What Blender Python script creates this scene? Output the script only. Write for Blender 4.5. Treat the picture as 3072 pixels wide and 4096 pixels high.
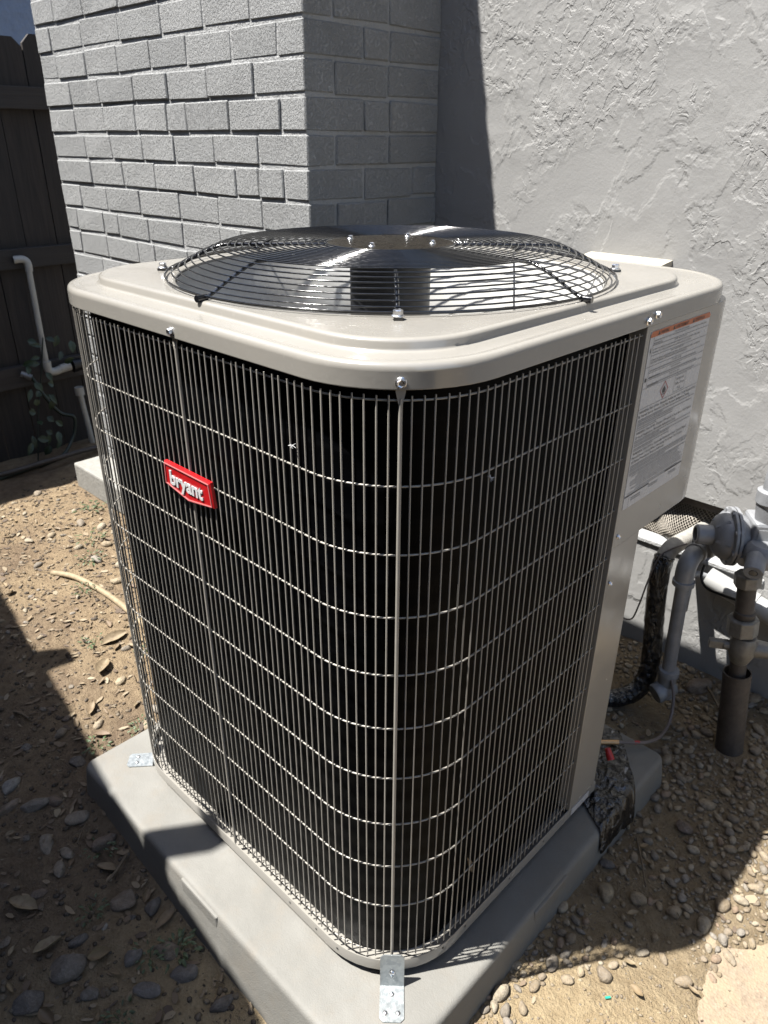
import bpy, math, random
from mathutils import Vector, Matrix, noise as mnoise
PI = math.pi
random.seed(7)
for o in list(bpy.data.objects):
    bpy.data.objects.remove(o)
SC = bpy.context.scene
COL = SC.collection

# ------------------------------------------------------------------ camera
CAM_POS = Vector((0.49784, -0.54608, 1.30752))
YAW, PITCH, ROLL = 2.33648, 0.46335, -0.00586
F_PX = 2967.897
fw = Vector((math.cos(PITCH)*math.cos(YAW), math.cos(PITCH)*math.sin(YAW), -math.sin(PITCH)))
ri = Vector((math.sin(YAW), -math.cos(YAW), 0))
dn = fw.cross(ri)
c_, s_ = math.cos(ROLL), math.sin(ROLL)
ri2 = c_*ri + s_*dn
dn2 = -s_*ri + c_*dn
cd = bpy.data.cameras.new('camera')
cd.sensor_fit = 'VERTICAL'
cd.sensor_height = 36.0
cd.lens = F_PX/4096*36.0
cd.clip_start = 0.02
cd.clip_end = 300
cd.dof.use_dof = True
cd.dof.focus_distance = 0.98
cd.dof.aperture_fstop = cd.lens/1.9
cam = bpy.data.objects.new('camera', cd)
COL.objects.link(cam)
up = -dn2
bk = -fw
cam.matrix_world = Matrix(((ri2.x, up.x, bk.x, CAM_POS.x), (ri2.y, up.y, bk.y, CAM_POS.y),
                           (ri2.z, up.z, bk.z, CAM_POS.z), (0, 0, 0, 1)))
SC.camera = cam

# ------------------------------------------------------------------ sky and sun
SLX, SLY = .263, .377            # shadow run per metre of height
SUN = Vector((-SLX, -SLY, 1.0)).normalized()
w = bpy.data.worlds.new('World')
SC.world = w
w.use_nodes = True
wn = w.node_tree
bg = wn.nodes['Background']
sky = wn.nodes.new('ShaderNodeTexSky')
sky.sky_type = 'NISHITA'
sky.sun_disc = False
sky.sun_elevation = math.asin(SUN.z)
sky.sun_rotation = math.atan2(SUN.x, SUN.y)
sky.air_density = 1.0
sky.dust_density = 1.0
wn.links.new(sky.outputs[0], bg.inputs[0])
bg.inputs[1].default_value = 0.08
sd = bpy.data.lights.new('sun', 'SUN')
sd.energy = 5.0
sd.angle = math.radians(0.53)
sd.color = (1.0, 0.97, 0.915)
sun = bpy.data.objects.new('sun', sd)
COL.objects.link(sun)
sun.rotation_euler = (-SUN).to_track_quat('-Z', 'Y').to_euler()
sun.location = (-3, -4, 8)
vs = SC.view_settings
vs.view_transform = 'Standard'
vs.look = 'None'
vs.gamma = 1
vs.use_curve_mapping = False
vs.exposure = 1.93

# ------------------------------------------------------------------ material helpers
ALB = .45          # overall reflectance level of the place, balanced against the exposure
class NT:
    def __init__(s, name):
        s.m = bpy.data.materials.new(name)
        s.m.use_nodes = True
        s.t = s.m.node_tree
        s.b = s.t.nodes['Principled BSDF']
        s.pos = None
    def n(s, typ, **kw):
        x = s.t.nodes.new(typ)
        for k, v in kw.items():
            setattr(x, k, v)
        return x
    def link(s, a, b):
        s.t.links.new(a, b)
    def P(s):
        if s.pos is None:
            s.pos = s.n('ShaderNodeNewGeometry')
        return s.pos.outputs['Position']
    def noise(s, scale, detail=3, rough=.55, dist=0.0, vec=None, stretch=None):
        x = s.n('ShaderNodeTexNoise')
        x.inputs['Scale'].default_value = scale
        x.inputs['Detail'].default_value = detail
        x.inputs['Roughness'].default_value = rough
        x.inputs['Distortion'].default_value = dist
        v = vec or s.P()
        if stretch:
            mp = s.n('ShaderNodeMapping')
            mp.inputs['Scale'].default_value = stretch
            s.link(v, mp.inputs['Vector'])
            v = mp.outputs[0]
        s.link(v, x.inputs['Vector'])
        return x.outputs['Fac']
    def ramp(s, fac, stops, interp='LINEAR'):
        r = s.n('ShaderNodeValToRGB')
        cr = r.color_ramp
        cr.interpolation = interp
        while len(cr.elements) < len(stops):
            cr.elements.new(0.5)
        for e, (p, c) in zip(cr.elements, stops):
            e.position = p
            e.color = (*c, 1) if not isinstance(c, (int, float)) else (c, c, c, 1)
        s.link(fac, r.inputs[0])
        return r.outputs[0]
    def math(s, op, a, b=None):
        x = s.n('ShaderNodeMath', operation=op)
        for i, v in enumerate((a, b)):
            if v is None: continue
            if isinstance(v, (int, float)): x.inputs[i].default_value = v
            else: s.link(v, x.inputs[i])
        return x.outputs[0]
    def mix(s, fac, a, b, mode='MIX'):
        x = s.n('ShaderNodeMix', data_type='RGBA', blend_type=mode)
        for i, v in ((0, fac), (6, a), (7, b)):
            if isinstance(v, (int, float)): x.inputs[i].default_value = v
            elif isinstance(v, tuple): x.inputs[i].default_value = (*v, 1)
            else: s.link(v, x.inputs[i])
        return x.outputs[2]
    def bump(s, h, dist, strength=1.0, prev=None):
        x = s.n('ShaderNodeBump')
        x.inputs['Strength'].default_value = strength
        x.inputs['Distance'].default_value = dist
        s.link(h, x.inputs['Height'])
        if prev is not None: s.link(prev, x.inputs['Normal'])
        return x.outputs[0]
    def set(s, color=None, rough=None, metal=None, normal=None, spec=None, coat=None):
        b = s.b
        def put(k, v):
            if isinstance(v, (int, float)): b.inputs[k].default_value = v
            elif isinstance(v, tuple): b.inputs[k].default_value = (*v, 1)
            else: s.link(v, b.inputs[k])
        if color is not None:
            k = 1.0 if isinstance(metal, (int, float)) and metal > .5 else ALB
            put('Base Color', tuple(c*k for c in color) if isinstance(color, tuple) else s.mix(1.0, color, (k, k, k), 'MULTIPLY'))
        if rough is not None: put('Roughness', rough)
        if metal is not None: put('Metallic', metal)
        if spec is not None: put('Specular IOR Level', spec)
        if coat is not None: put('Coat Weight', coat)
        if normal is not None: s.link(normal, b.inputs['Normal'])
        return s.m

M = {}
def plain(name, color, rough, metal=0.0, var=0.12, vscale=30, bump=0.0, bscale=300, spec=.5):
    t = NT(name)
    f = t.noise(vscale, 4)
    lo = tuple(c*(1-var) for c in color); hi = tuple(min(1, c*(1+var)) for c in color)
    col = t.ramp(f, [(.3, lo), (.7, hi)])
    r = t.ramp(t.noise(vscale*2.3, 3), [(.3, max(0, rough-.08)), (.7, min(1, rough+.08))])
    nrm = t.bump(t.noise(bscale, 2), bump) if bump else None
    M[name] = t.set(col, r, metal, nrm, spec)
    return M[name]

# painted sheet metal (warm grey)
t = NT('beige_paint')
dust = t.noise(9, 5, .6)
col = t.ramp(dust, [(.35, (.405, .385, .348)), (.7, (.435, .415, .376))])
speck = t.ramp(t.noise(420, 2), [(.70, 0.0), (.76, .25)])
col = t.mix(speck, col, (.5, .46, .40))
spot = t.ramp(t.noise(75, 2, .5, .3), [(.66, 0.0), (.70, .16), (.74, .05)])
col = t.mix(spot, col, (.62, .59, .54))
col = t.mix(t.ramp(t.noise(4.5, 6, .7), [(.45, 0.0), (.75, .30)]), col, (.36, .32, .27))
M['beige'] = t.set(col, t.ramp(t.noise(14, 4), [(.3, .16), (.75, .30)]), 0, t.bump(t.noise(38, 3), .0003), .6, .25)
plain('wire_paint', (.47, .44, .39), .38, 0, .07, 40)
plain('panel_beige', (.50, .465, .405), .2, 0, .03, 8, .0002, 9, .8)
plain('inner_beige', (.95, .93, .88), .2, 0, .1, 12)
plain('black_wire', (.011, .012, .015), .14, 0, .2, 60, spec=.9)
plain('black_plastic', (.012, .012, .013), .4)
plain('motor_black', (.012, .0125, .015), .45, 0, .3, 40)
plain('zinc', (.62, .62, .63), .28, 1.0, .12, 160)
plain('hub_dust', (.036, .030, .022), .3, 0.3, .35, 70, .0006, 260)
plain('alu_blade', (.42, .42, .42), .3, .35, .1, 20)
plain('red_plastic', (.62, .012, .016), .35, 0, .03, 10)
plain('red_rim', (.78, .22, .22), .4, 0, .03, 10)
plain('white_plastic', (.82, .82, .82), .4, 0, .02, 10)
plain('label_white', (.80, .80, .82), .28, 0, .02, 12)
plain('label_orange', (.75, .17, .02), .35, 0, .02, 12)
plain('label_ink', (.035, .035, .04), .5, 0, .05, 12)
plain('label_grey_ink', (.30, .30, .31), .5, 0, .05, 12)
plain('label_red', (.55, .05, .04), .4, 0, .05, 12)
plain('pvc_white', (.68, .66, .60), .38, 0, .12, 18)
plain('pvc_bright', (.54, .54, .53), .35, 0, .05, 12)
plain('pipe_grey', (.34, .35, .37), .42, 0, .14, 45, .0004, 220)
plain('pipe_dark', (.105, .086, .072), .65, .1, .25, 50, .0005, 160)
plain('brass_dull', (.30, .285, .255), .45, .3, .2, 80, .0006, 200)
plain('insul_grey', (.46, .44, .40), .7, 0, .15, 70, .0012, 240)
plain('copper', (.42, .26, .13), .4, .6, .2, 60)
plain('cable_grey', (.21, .175, .165), .55)
plain('red_cap', (.55, .02, .025), .4)
plain('hose_green', (.012, .030, .020), .5)
plain('mesh_wire', (.52, .47, .40), .5, .2, .2, 90)
plain('box_cream', (.66, .61, .50), .5, 0, .12, 25)
plain('box_grey', (.40, .41, .42), .5, 0, .06, 15)
plain('dirt_dark', (.05, .04, .03), .95)
plain('twig', (.20, .145, .09), .8, 0, .3, 60, .0006, 200)
plain('stick_pale', (.40, .31, .19), .75, 0, .25, 50, .0008, 120)
plain('concrete', (.36, .35, .32), .85, 0, .15, 30, .002, 90)

# galvanised strap with spangle
t = NT('galvanised')
v = t.n('ShaderNodeTexVoronoi'); v.inputs['Scale'].default_value = 160
t.link(t.P(), v.inputs['Vector'])
M['galv'] = t.set(t.ramp(v.outputs['Color'], [(.1, (.24, .26, .27)), (.9, (.33, .35, .355))]),
                  t.ramp(t.noise(120, 3), [(.3, .32), (.7, .5)]), .75, t.bump(t.noise(300, 2), .0002))

# equipment pad (moulded plastic, sandy, dusty)
t = NT('pad_plastic')
st = t.ramp(t.noise(5, 5, .6), [(.32, (.225, .218, .198)), (.68, (.298, .290, .266))])
d2 = t.ramp(t.noise(13, 6, .68), [(.48, 0.0), (.72, .55)])
st = t.mix(d2, st, (.28, .245, .20))
M['pad'] = t.set(st, .78, 0, t.bump(t.noise(420, 3), .0008, prev=t.bump(t.noise(22, 3), .002)))

# coil fins: near black, faint dust and fin ripple
t = NT('coil_fins')
wv = t.n('ShaderNodeTexWave', wave_type='BANDS', bands_direction='Z')
wv.inputs['Scale'].default_value = 7.0; wv.inputs['Distortion'].default_value = .6; wv.inputs['Detail'].default_value = 3
t.link(t.P(), wv.inputs['Vector'])
fuzz = t.ramp(t.noise(230, 3, .7, stretch=(1, 1, .5)), [(.70, 0.0), (.80, 1.0)])
col = t.mix(fuzz, (.0012, .0014, .0021), (.012, .0115, .0105))
col = t.mix(t.ramp(wv.outputs['Fac'], [(.9, 0.0), (1.0, .35)]), col, (.008, .008, .009))
M['coil'] = t.set(col, .5, 0, t.bump(wv.outputs['Fac'], .001), .04)

# painted stucco: skip-trowel plates with ragged raised lips
t = NT('stucco_paint')
def plates(scale, dist, off, detail, w_):
    mp = t.n('ShaderNodeMapping'); mp.inputs['Location'].default_value = (off, off*.7, -off)
    mp.inputs['Scale'].default_value = (1.0, 1.0, .85)
    t.link(t.P(), mp.inputs['Vector'])
    n_ = t.noise(scale, detail, .5, dist, mp.outputs[0])
    return t.ramp(n_, [(.5-w_, 0.0), (.5, 1.0), (.5+w_*1.2, .45), (.5+w_*7, .30)])
patch = t.ramp(t.noise(3.4, 2, .5, .4), [(.50, 0.0), (.60, 1.0)])
patch2 = t.ramp(t.noise(4.4, 2, .5, .4), [(.50, 0.0), (.60, 1.0)])
def edge(scale, dist, off, detail, rough, w_):
    mp = t.n('ShaderNodeMapping'); mp.inputs['Location'].default_value = (off, off*.7, -off)
    mp.inputs['Scale'].default_value = (1.0, 1.0, .8)
    t.link(t.P(), mp.inputs['Vector'])
    n_ = t.noise(scale, detail, rough, dist, mp.outputs[0])
    return t.ramp(n_, [(.5-w_, 0.0), (.5+w_*.3, 1.0), (.5+w_*3, .72), (.5+w_*14, .55)])
l1 = edge(3.6, .25, 3.1, 6, .54, .020)
l2 = edge(8.0, .35, 11.3, 5, .55, .034)
l3 = edge(26.0, .4, 23.7, 4, .6, .05)
v = t.n('ShaderNodeTexVoronoi', feature='SMOOTH_F1'); v.inputs['Scale'].default_value = 62; v.inputs['Smoothness'].default_value = .4
wob = t.n('ShaderNodeTexNoise'); wob.inputs['Scale'].default_value = 30; t.link(t.P(), wob.inputs['Vector'])
ad = t.n('ShaderNodeMix', data_type='VECTOR'); ad.inputs[0].default_value = .03
t.link(t.P(), ad.inputs[4]); t.link(wob.outputs['Color'], ad.inputs[5]); t.link(ad.outputs[1], v.inputs['Vector'])
hh = t.math('MULTIPLY', l1, .80)
hh = t.math('ADD', hh, t.math('MULTIPLY', t.math('MULTIPLY', l2, patch2), .8))
hh = t.math('ADD', hh, t.math('MULTIPLY', t.math('MULTIPLY', l3, patch), .75))
hh = t.math('ADD', hh, t.math('MULTIPLY', t.math('MULTIPLY', t.math('SUBTRACT', 1.0, v.outputs['Distance']), patch), .55))
hh = t.math('ADD', hh, t.math('MULTIPLY', t.noise(150, 4, .7), .45))
hh = t.math('ADD', hh, t.math('MULTIPLY', t.noise(11, 2), .35))
col = t.ramp(t.noise(6, 4), [(.3, (.410, .405, .396)), (.7, (.445, .440, .430))])
M['stucco'] = t.set(col, .7, 0, t.bump(hh, .0015))

# painted rough brick
t = NT('brick_paint')
pit = t.noise(210, 3, .8, .1, stretch=(1, 1, .6))
mid = t.noise(48, 5, .7)
fine = t.noise(420, 3, .7)
h = t.math('ADD', t.ramp(pit, [(.40, 0.0), (.55, 1.0)]), t.math('MULTIPLY', fine, .5))
h = t.math('ADD', h, t.math('MULTIPLY', mid, .25))
oi = t.n('ShaderNodeObjectInfo')
base = t.ramp(oi.outputs['Random'], [(0, (.475, .482, .482)), (1, (.555, .56, .558))])
base = t.mix(t.ramp(t.noise(9, 4), [(.35, .35), (.6, 0.0)]), base, (.42, .425, .425))
col = t.mix(t.ramp(pit, [(.34, .45), (.44, 0.0)]), base, (.33, .335, .34))
M['brick'] = t.set(col, .82, 0, t.bump(h, .0020))
t = NT('mortar_paint')
h = t.math('ADD', t.noise(55, 4, .6), t.math('MULTIPLY', t.noise(220, 3), .5))
M['mortar'] = t.set(t.ramp(t.noise(20, 3), [(.3, (.48, .485, .485)), (.7, (.55, .555, .555))]), .82, 0, t.bump(h, .004))

# neighbour wall: whitish render, blue of skylit shade put into its colour
t = NT('pale_render')
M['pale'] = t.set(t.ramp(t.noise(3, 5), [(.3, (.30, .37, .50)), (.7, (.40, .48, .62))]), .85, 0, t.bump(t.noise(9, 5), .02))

# stained fence wood
def wood(name, a, b, ax):
    t = NT(name)
    st = {'z': (1, 1, .06), 'y': (1, .06, 1), 'x': (.06, 1, 1)}[ax]
    g = t.noise(55, 5, .65, .8, stretch=st)
    oi = t.n('ShaderNodeObjectInfo')
    col = t.ramp(g, [(.3, a), (.7, b)])
    col = t.mix(t.math('MULTIPLY', oi.outputs['Random'], .5), col, tuple(x*.6 for x in a))
    M[name] = t.set(col, .78, 0, t.bump(g, .002))
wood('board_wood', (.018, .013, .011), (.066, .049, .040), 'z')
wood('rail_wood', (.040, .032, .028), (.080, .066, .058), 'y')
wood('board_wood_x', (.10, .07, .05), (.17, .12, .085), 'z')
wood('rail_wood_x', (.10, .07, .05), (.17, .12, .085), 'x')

# soil
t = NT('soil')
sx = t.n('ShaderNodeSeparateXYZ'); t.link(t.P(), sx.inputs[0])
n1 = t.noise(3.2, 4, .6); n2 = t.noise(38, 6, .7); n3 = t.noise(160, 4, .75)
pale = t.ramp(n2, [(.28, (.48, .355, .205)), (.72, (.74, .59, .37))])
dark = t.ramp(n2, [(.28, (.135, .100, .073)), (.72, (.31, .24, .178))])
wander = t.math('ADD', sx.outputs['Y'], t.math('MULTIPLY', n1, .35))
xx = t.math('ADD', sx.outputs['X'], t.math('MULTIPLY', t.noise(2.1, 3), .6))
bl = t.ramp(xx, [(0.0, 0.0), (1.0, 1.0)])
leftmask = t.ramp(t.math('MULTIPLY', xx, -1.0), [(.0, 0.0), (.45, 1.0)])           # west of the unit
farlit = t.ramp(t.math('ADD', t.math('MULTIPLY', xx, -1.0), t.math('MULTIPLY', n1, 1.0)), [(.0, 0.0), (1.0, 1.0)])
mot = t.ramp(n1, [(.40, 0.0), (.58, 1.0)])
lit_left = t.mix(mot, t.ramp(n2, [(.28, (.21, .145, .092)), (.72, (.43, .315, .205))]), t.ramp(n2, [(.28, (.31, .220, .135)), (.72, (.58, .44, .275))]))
shade_amt = t.ramp(wander, [(.05, .45), (.42, 0.0)])  # shade put into the soil colour: darker towards the front
left = t.mix(shade_amt, lit_left, dark)
wall_dark = t.ramp(wander, [(.45, 0.0), (.72, .55)])  # soil gets darker towards the wall
right = t.mix(wall_dark, pale, t.ramp(n2, [(.28, (.155, .116, .080)), (.72, (.35, .27, .185))]))
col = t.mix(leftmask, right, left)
col = t.mix(t.ramp(n3, [(.62, 0.0), (.72, .5)]), col, (.40, .33, .24))
hsum = t.math('ADD', n2, t.math('MULTIPLY', n3, .7))
M['soil'] = t.set(col, .95, 0, t.bump(hsum, .018), .2)

t = NT('path_concrete')
ag = t.n('ShaderNodeTexVoronoi'); ag.inputs['Scale'].default_value = 190; t.link(t.P(), ag.inputs['Vector'])
col = t.ramp(t.noise(60, 6, .75), [(.3, (.28, .21, .145)), (.7, (.42, .335, .24))])
col = t.mix(.4, col, t.ramp(ag.outputs['Color'], [(0, (.20, .14, .10)), (1, (.50, .41, .31))]))
col = t.mix(t.ramp(t.noise(12, 5, .7), [(.42, 0.0), (.62, .85)]), col, (.44, .345, .225))
M['path'] = t.set(col, .92, 0, t.bump(t.math('ADD', ag.outputs['Distance'], t.noise(120, 4, .7)), .0016))

def stone_mat(name, stops, island=False):
    t = NT(name)
    if island:
        r = t.n('ShaderNodeNewGeometry').outputs['Random Per Island']
    else:
        r = t.n('ShaderNodeObjectInfo').outputs['Random']
    col = t.ramp(r, stops, 'CONSTANT' if len(stops) > 4 else 'LINEAR')
    n = t.noise(70, 5, .65)
    col = t.mix(t.ramp(n, [(.35, .5), (.6, 0.0)]), col, (.12, .095, .07))
    col = t.mix(t.ramp(t.noise(220, 3), [(.6, 0.0), (.75, .3)]), col, (.5, .42, .32))
    vein = t.ramp(t.noise(24, 6, .75, 1.5), [(.50, 0.0), (.53, .35), (.56, 0.0)])
    col = t.mix(vein, col, (.45, .42, .38))
    M[name] = t.set(col, .9, 0, t.bump(t.math('ADD', t.noise(190, 5, .7), t.noise(45, 4, .6)), .0035), .15)
tan = [(0, (.50, .40, .27)), (.14, (.40, .315, .215)), (.28, (.55, .47, .35)), (.42, (.38, .31, .23)),
       (.54, (.48, .39, .275)), (.66, (.34, .295, .24)), (.78, (.55, .445, .30)), (.88, (.42, .375, .32)), (.95, (.44, .32, .225))]
grey = [(0, (.30, .265, .23)), (.16, (.33, .265, .205)), (.32, (.215, .195, .18)), (.48, (.40, .34, .27)),
        (.62, (.31, .235, .185)), (.76, (.26, .24, .225)), (.88, (.50, .47, .42)), (.95, (.35, .27, .205))]
stone_mat('pebble_stone', tan); stone_mat('rock_stone', grey)
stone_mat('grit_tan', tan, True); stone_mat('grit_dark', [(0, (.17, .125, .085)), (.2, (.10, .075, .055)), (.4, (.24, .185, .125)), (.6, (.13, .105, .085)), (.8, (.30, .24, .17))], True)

t = NT('dry_leaf')
r = t.n('ShaderNodeObjectInfo').outputs['Random']
col = t.ramp(r, [(0, (.34, .245, .125)), (.3, (.25, .175, .10)), (.6, (.40, .315, .19)), (1, (.20, .125, .075))])
col = t.mix(t.ramp(t.noise(90, 3), [(.45, 0.0), (.7, .6)]), col, (.16, .10, .05))
M['leaf'] = t.set(col, .7)
t = NT('green_leaf')
r = t.n('ShaderNodeNewGeometry').outputs['Random Per Island']
M['green'] = t.set(t.ramp(r, [(0, (.030, .060, .016)), (.5, (.060, .105, .028)), (1, (.095, .14, .05))]), .55)
t = NT('vine_leaf')
r = t.n('ShaderNodeNewGeometry').outputs['Random Per Island']
M['vine'] = t.set(t.ramp(r, [(0, (.018, .042, .018)), (1, (.045, .085, .032))]), .5)
# black wrap with crumpled shine and white patches, part rubbed scuffs, part painted sky glare
t = NT('black_wrap')
cr = t.noise(34, 4, .55, 1.2, stretch=(1, 1, .45))
sc = t.ramp(t.noise(30, 5, .65, .8, stretch=(1.8, .5, 1)), [(.57, 0.0), (.64, 1.0)])
M['wrap'] = t.set(t.mix(t.math('MULTIPLY', sc, .75), (.012, .0125, .014), (.62, .62, .62)), .2, 0, t.bump(cr, .012), .8)
t = NT('black_tape')
cr = t.noise(40, 4, .55, 1.0, stretch=(1, 1, .5))
M['tape'] = t.set(t.ramp(cr, [(.3, (.006, .007, .010)), (.75, (.016, .020, .032))]), .16, 0, t.bump(cr, .022), .8)

# ------------------------------------------------------------------ mesh helpers
class MB:
    def __init__(s): s.v = []; s.f = []
    def add(s, v, f):
        o = len(s.v); s.v += [tuple(x) for x in v]; s.f += [tuple(i+o for i in q) for q in f]; return s
    def box(s, c, d, rot=None):
        x, y, z = (k/2 for k in d)
        v = [Vector(p) for p in ((-x,-y,-z),(x,-y,-z),(x,y,-z),(-x,y,-z),(-x,-y,z),(x,-y,z),(x,y,z),(-x,y,z))]
        if rot: v = [rot @ p for p in v]
        c = Vector(c)
        return s.add([p+c for p in v], [(0,3,2,1),(4,5,6,7),(0,1,5,4),(1,2,6,5),(2,3,7,6),(3,0,4,7)])
    def loft(s, loops, cap0=False, cap1=False, closed=False):
        n = len(loops[0]); o = []; v = []
        for L in loops: o.append(len(v)); v += L
        f = []
        m = len(loops)
        for i in range(m if closed else m-1):
            a, b = o[i], o[(i+1) % m]
            for j in range(n):
                k = (j+1) % n
                f.append((a+j, a+k, b+k, b+j))
        if cap0: f.append(tuple(reversed(range(n))))
        if cap1: f.append(tuple(range(o[-1], o[-1]+n)))
        return s.add(v, f)
    def tube(s, pts, r, n=8, closed=False, caps=True):
        pts = [Vector(p) for p in pts]; m = len(pts)
        rs = r if isinstance(r, (list, tuple)) else [r]*m
        loops = []; ref = None
        for i, p in enumerate(pts):
            if closed: d = (pts[(i+1) % m]-pts[i-1]).normalized()
            else: d = (pts[min(i+1, m-1)]-pts[max(i-1, 0)]).normalized()
            if ref is None:
                ref = Vector((0, 0, 1)) if abs(d.z) < .9 else Vector((1, 0, 0))
            u = (ref - d*ref.dot(d)).normalized(); ref = u
            w_ = d.cross(u)
            loops.append([p + rs[i]*(math.cos(2*PI*k/n)*u + math.sin(2*PI*k/n)*w_) for k in range(n)])
        return s.loft(loops, caps and not closed, caps and not closed, closed)
    def cyl(s, p0, p1, r0, r1=None, n=16):
        return s.tube([p0, p1], [r0, r0 if r1 is None else r1], n)
    def lathe(s, prof, axis0, axis, n=24, cap0=True, cap1=True):
        axis = Vector(axis).normalized(); a0 = Vector(axis0)
        u = axis.orthogonal().normalized(); w_ = axis.cross(u)
        loops = [[a0 + axis*h + r*(math.cos(2*PI*k/n)*u + math.sin(2*PI*k/n)*w_) for k in range(n)] for (r, h) in prof]
        return s.loft(loops, cap0, cap1)
    def prism(s, poly, z0, z1):
        return s.loft([[(x, y, z0) for x, y in poly], [(x, y, z1) for x, y in poly]], True, True)
    def mesh(s, name, mat, smooth=None):
        me = bpy.data.meshes.new(name)
        me.from_pydata([tuple(p) for p in s.v], [], s.f)
        me.update()
        if mat: me.materials.append(M[mat] if isinstance(mat, str) else mat)
        if smooth is not None:
            me.polygons.foreach_set('use_smooth', [True]*len(me.polygons))
            if smooth < 180: me.set_sharp_from_angle(angle=math.radians(smooth))
        return me
    def obj(s, name, mat, parent=None, smooth=None, bevel=0):
        return link(name, s.mesh(name, mat, smooth), parent, bevel=bevel)

WORG = {}
def link(name, data, parent=None, world=(0, 0, 0), bevel=0):
    o = bpy.data.objects.new(name, data)
    COL.objects.link(o)
    wv = Vector(world)
    if parent is not None:
        o.parent = parent
        o.location = wv - WORG[parent.name]
    else:
        o.location = wv
    WORG[o.name] = wv
    if bevel:
        b = o.modifiers.new('bevel', 'BEVEL'); b.width = bevel; b.segments = 2; b.limit_method = 'ANGLE'
        b.angle_limit = math.radians(40)
    return o
def tag(o, label, cat, group=None):
    o['label'] = label; o['category'] = cat
    if group: o['group'] = group
    return o
def struct(o): o['kind'] = 'structure'; return o
def thing(name, label, cat, loc=(0, 0, 0), group=None):
    return tag(link(name, None, None, loc), label, cat, group)

def rrect(x0, x1, y0, y1, r, z, n=10):
    p = []
    for cx, cy, a0 in ((x1-r, y0+r, -PI/2), (x1-r, y1-r, 0), (x0+r, y1-r, PI/2), (x0+r, y0+r, PI)):
        for i in range(n+1):
            a = a0 + PI/2*i/n
            p.append(Vector((cx+r*math.cos(a), cy+r*math.sin(a), z)))
    return p
def smooth_path(pts, k=6):
    """Catmull-Rom through the given points"""
    P = [Vector(p) for p in pts]; out = []
    for i in range(len(P)-1):
        p0, p1, p2, p3 = P[max(i-1, 0)], P[i], P[i+1], P[min(i+2, len(P)-1)]
        for j in range(k):
            u = j/k
            out.append(.5*((2*p1)+(-p0+p2)*u+(2*p0-5*p1+4*p2-p3)*u*u+(-p0+3*p1-3*p2+p3)*u**3))
    out.append(P[-1]); return out
def text_mesh(body, mat, width, height, origin, xdir, ydir, parent, name='lettering', extrude=0.0, bold=0.0, align='LEFT'):
    cu = bpy.data.curves.new('txt', 'FONT'); cu.body = body; cu.size = 1; cu.extrude = 0; cu.offset = bold
    cu.resolution_u = 2
    ob = bpy.data.objects.new('txt', cu); COL.objects.link(ob)
    bpy.context.view_layer.update()
    me = bpy.data.meshes.new_from_object(ob.evaluated_get(bpy.context.evaluated_depsgraph_get()))
    bpy.data.objects.remove(ob)
    xs = [v.co.x for v in me.vertices]; ys = [v.co.y for v in me.vertices]
    x0, x1, y0, y1 = min(xs), max(xs), min(ys), max(ys)
    sx = width/(x1-x0); sy = height/(y1-y0)
    X = Vector(xdir); Y = Vector(ydir); N = X.cross(Y); O = Vector(origin)
    V = [O + X*(v.co.x-x0)*sx + Y*(v.co.y-y0)*sy for v in me.vertices]
    F = [tuple(p.vertices) for p in me.polygons]
    mb = MB()
    if extrude:
        n = len(V)
        edges = {}
        for f in F:
            for a, b in zip(f, f[1:]+f[:1]):
                edges[(a, b)] = 1
        rim = [(a, b) for (a, b) in edges if (b, a) not in edges]
        mb.add([v+N*extrude for v in V]+V, F+[(a, a+n, b+n, b) for a, b in rim])
    else:
        mb.add(V, F)
    bpy.data.meshes.remove(me)
    return mb.obj(name, mat, parent)

# ------------------------------------------------------------------ ground
def smst(a, b, x):
    u = min(1, max(0, (x-a)/(b-a))); return u*u*(3-2*u)
EDGE = [(-1.2, .52), (-.9, .50), (-.2, .46), (.1, .42), (.30, .40), (.41, .377), (.46, .363), (.512, .352), (.561, .349), (.612, .368), (.672, .395), (.78, .42), (.9, .5), (1.0, .7), (1.1, 1.6), (1.2, 3.0)]
def path_d(x, y):
    if y <= EDGE[0][0] or y >= EDGE[-1][0]: return -1
    for (y0_, x0_), (y1_, x1_) in zip(EDGE, EDGE[1:]):
        if y0_ <= y < y1_: return x-(x0_+(x1_-x0_)*(y-y0_)/(y1_-y0_))
    return -1
def gz(x, y):
    z = -.100
    if x > .3: z -= .030*smst(-.035, .075, path_d(x, y)+.018*mnoise.noise((x*22, y*22, 2.2))+.010*mnoise.noise((x*60, y*60, 8.2)))
    z -= .055*smst(-.95, -.15, x)*smst(.05, -.12, y)
    z += .012*smst(1.0, 1.35, y)
    near = smst(6, 3, abs(x+1))*smst(6, 3, abs(y))
    z += near*(.010*mnoise.noise((x*5, y*5, 1.3)) + .006*mnoise.noise((x*14, y*14, 4.1)) + .003*mnoise.noise((x*40, y*40, 9.1)))
    return z
def axis_pts(lo, hi, a, b, st):
    p = [lo]; x = lo
    far = [lo, lo/2, lo/4, a-1.2, a-.5]
    p = sorted(set(round(q, 3) for q in far if q < a-.2))
    k = a
    while k < b: p.append(round(k, 4)); k += st
    p += [b, b+.5, b+1.2, hi/4, hi/2, hi]
    return p
gxs = axis_pts(-60, 60, -3.4, 1.2, .014); gys = axis_pts(-60, 60, -1.1, 1.40, .014)
mb = MB(); nx = len(gxs)
mb.add([(x, y, gz(x, y)) for y in gys for x in gxs],
       [(j*nx+i, j*nx+i+1, (j+1)*nx+i+1, (j+1)*nx+i) for j in range(len(gys)-1) for i in range(nx-1)])
struct(mb.obj('ground', 'soil', smooth=180))
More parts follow.
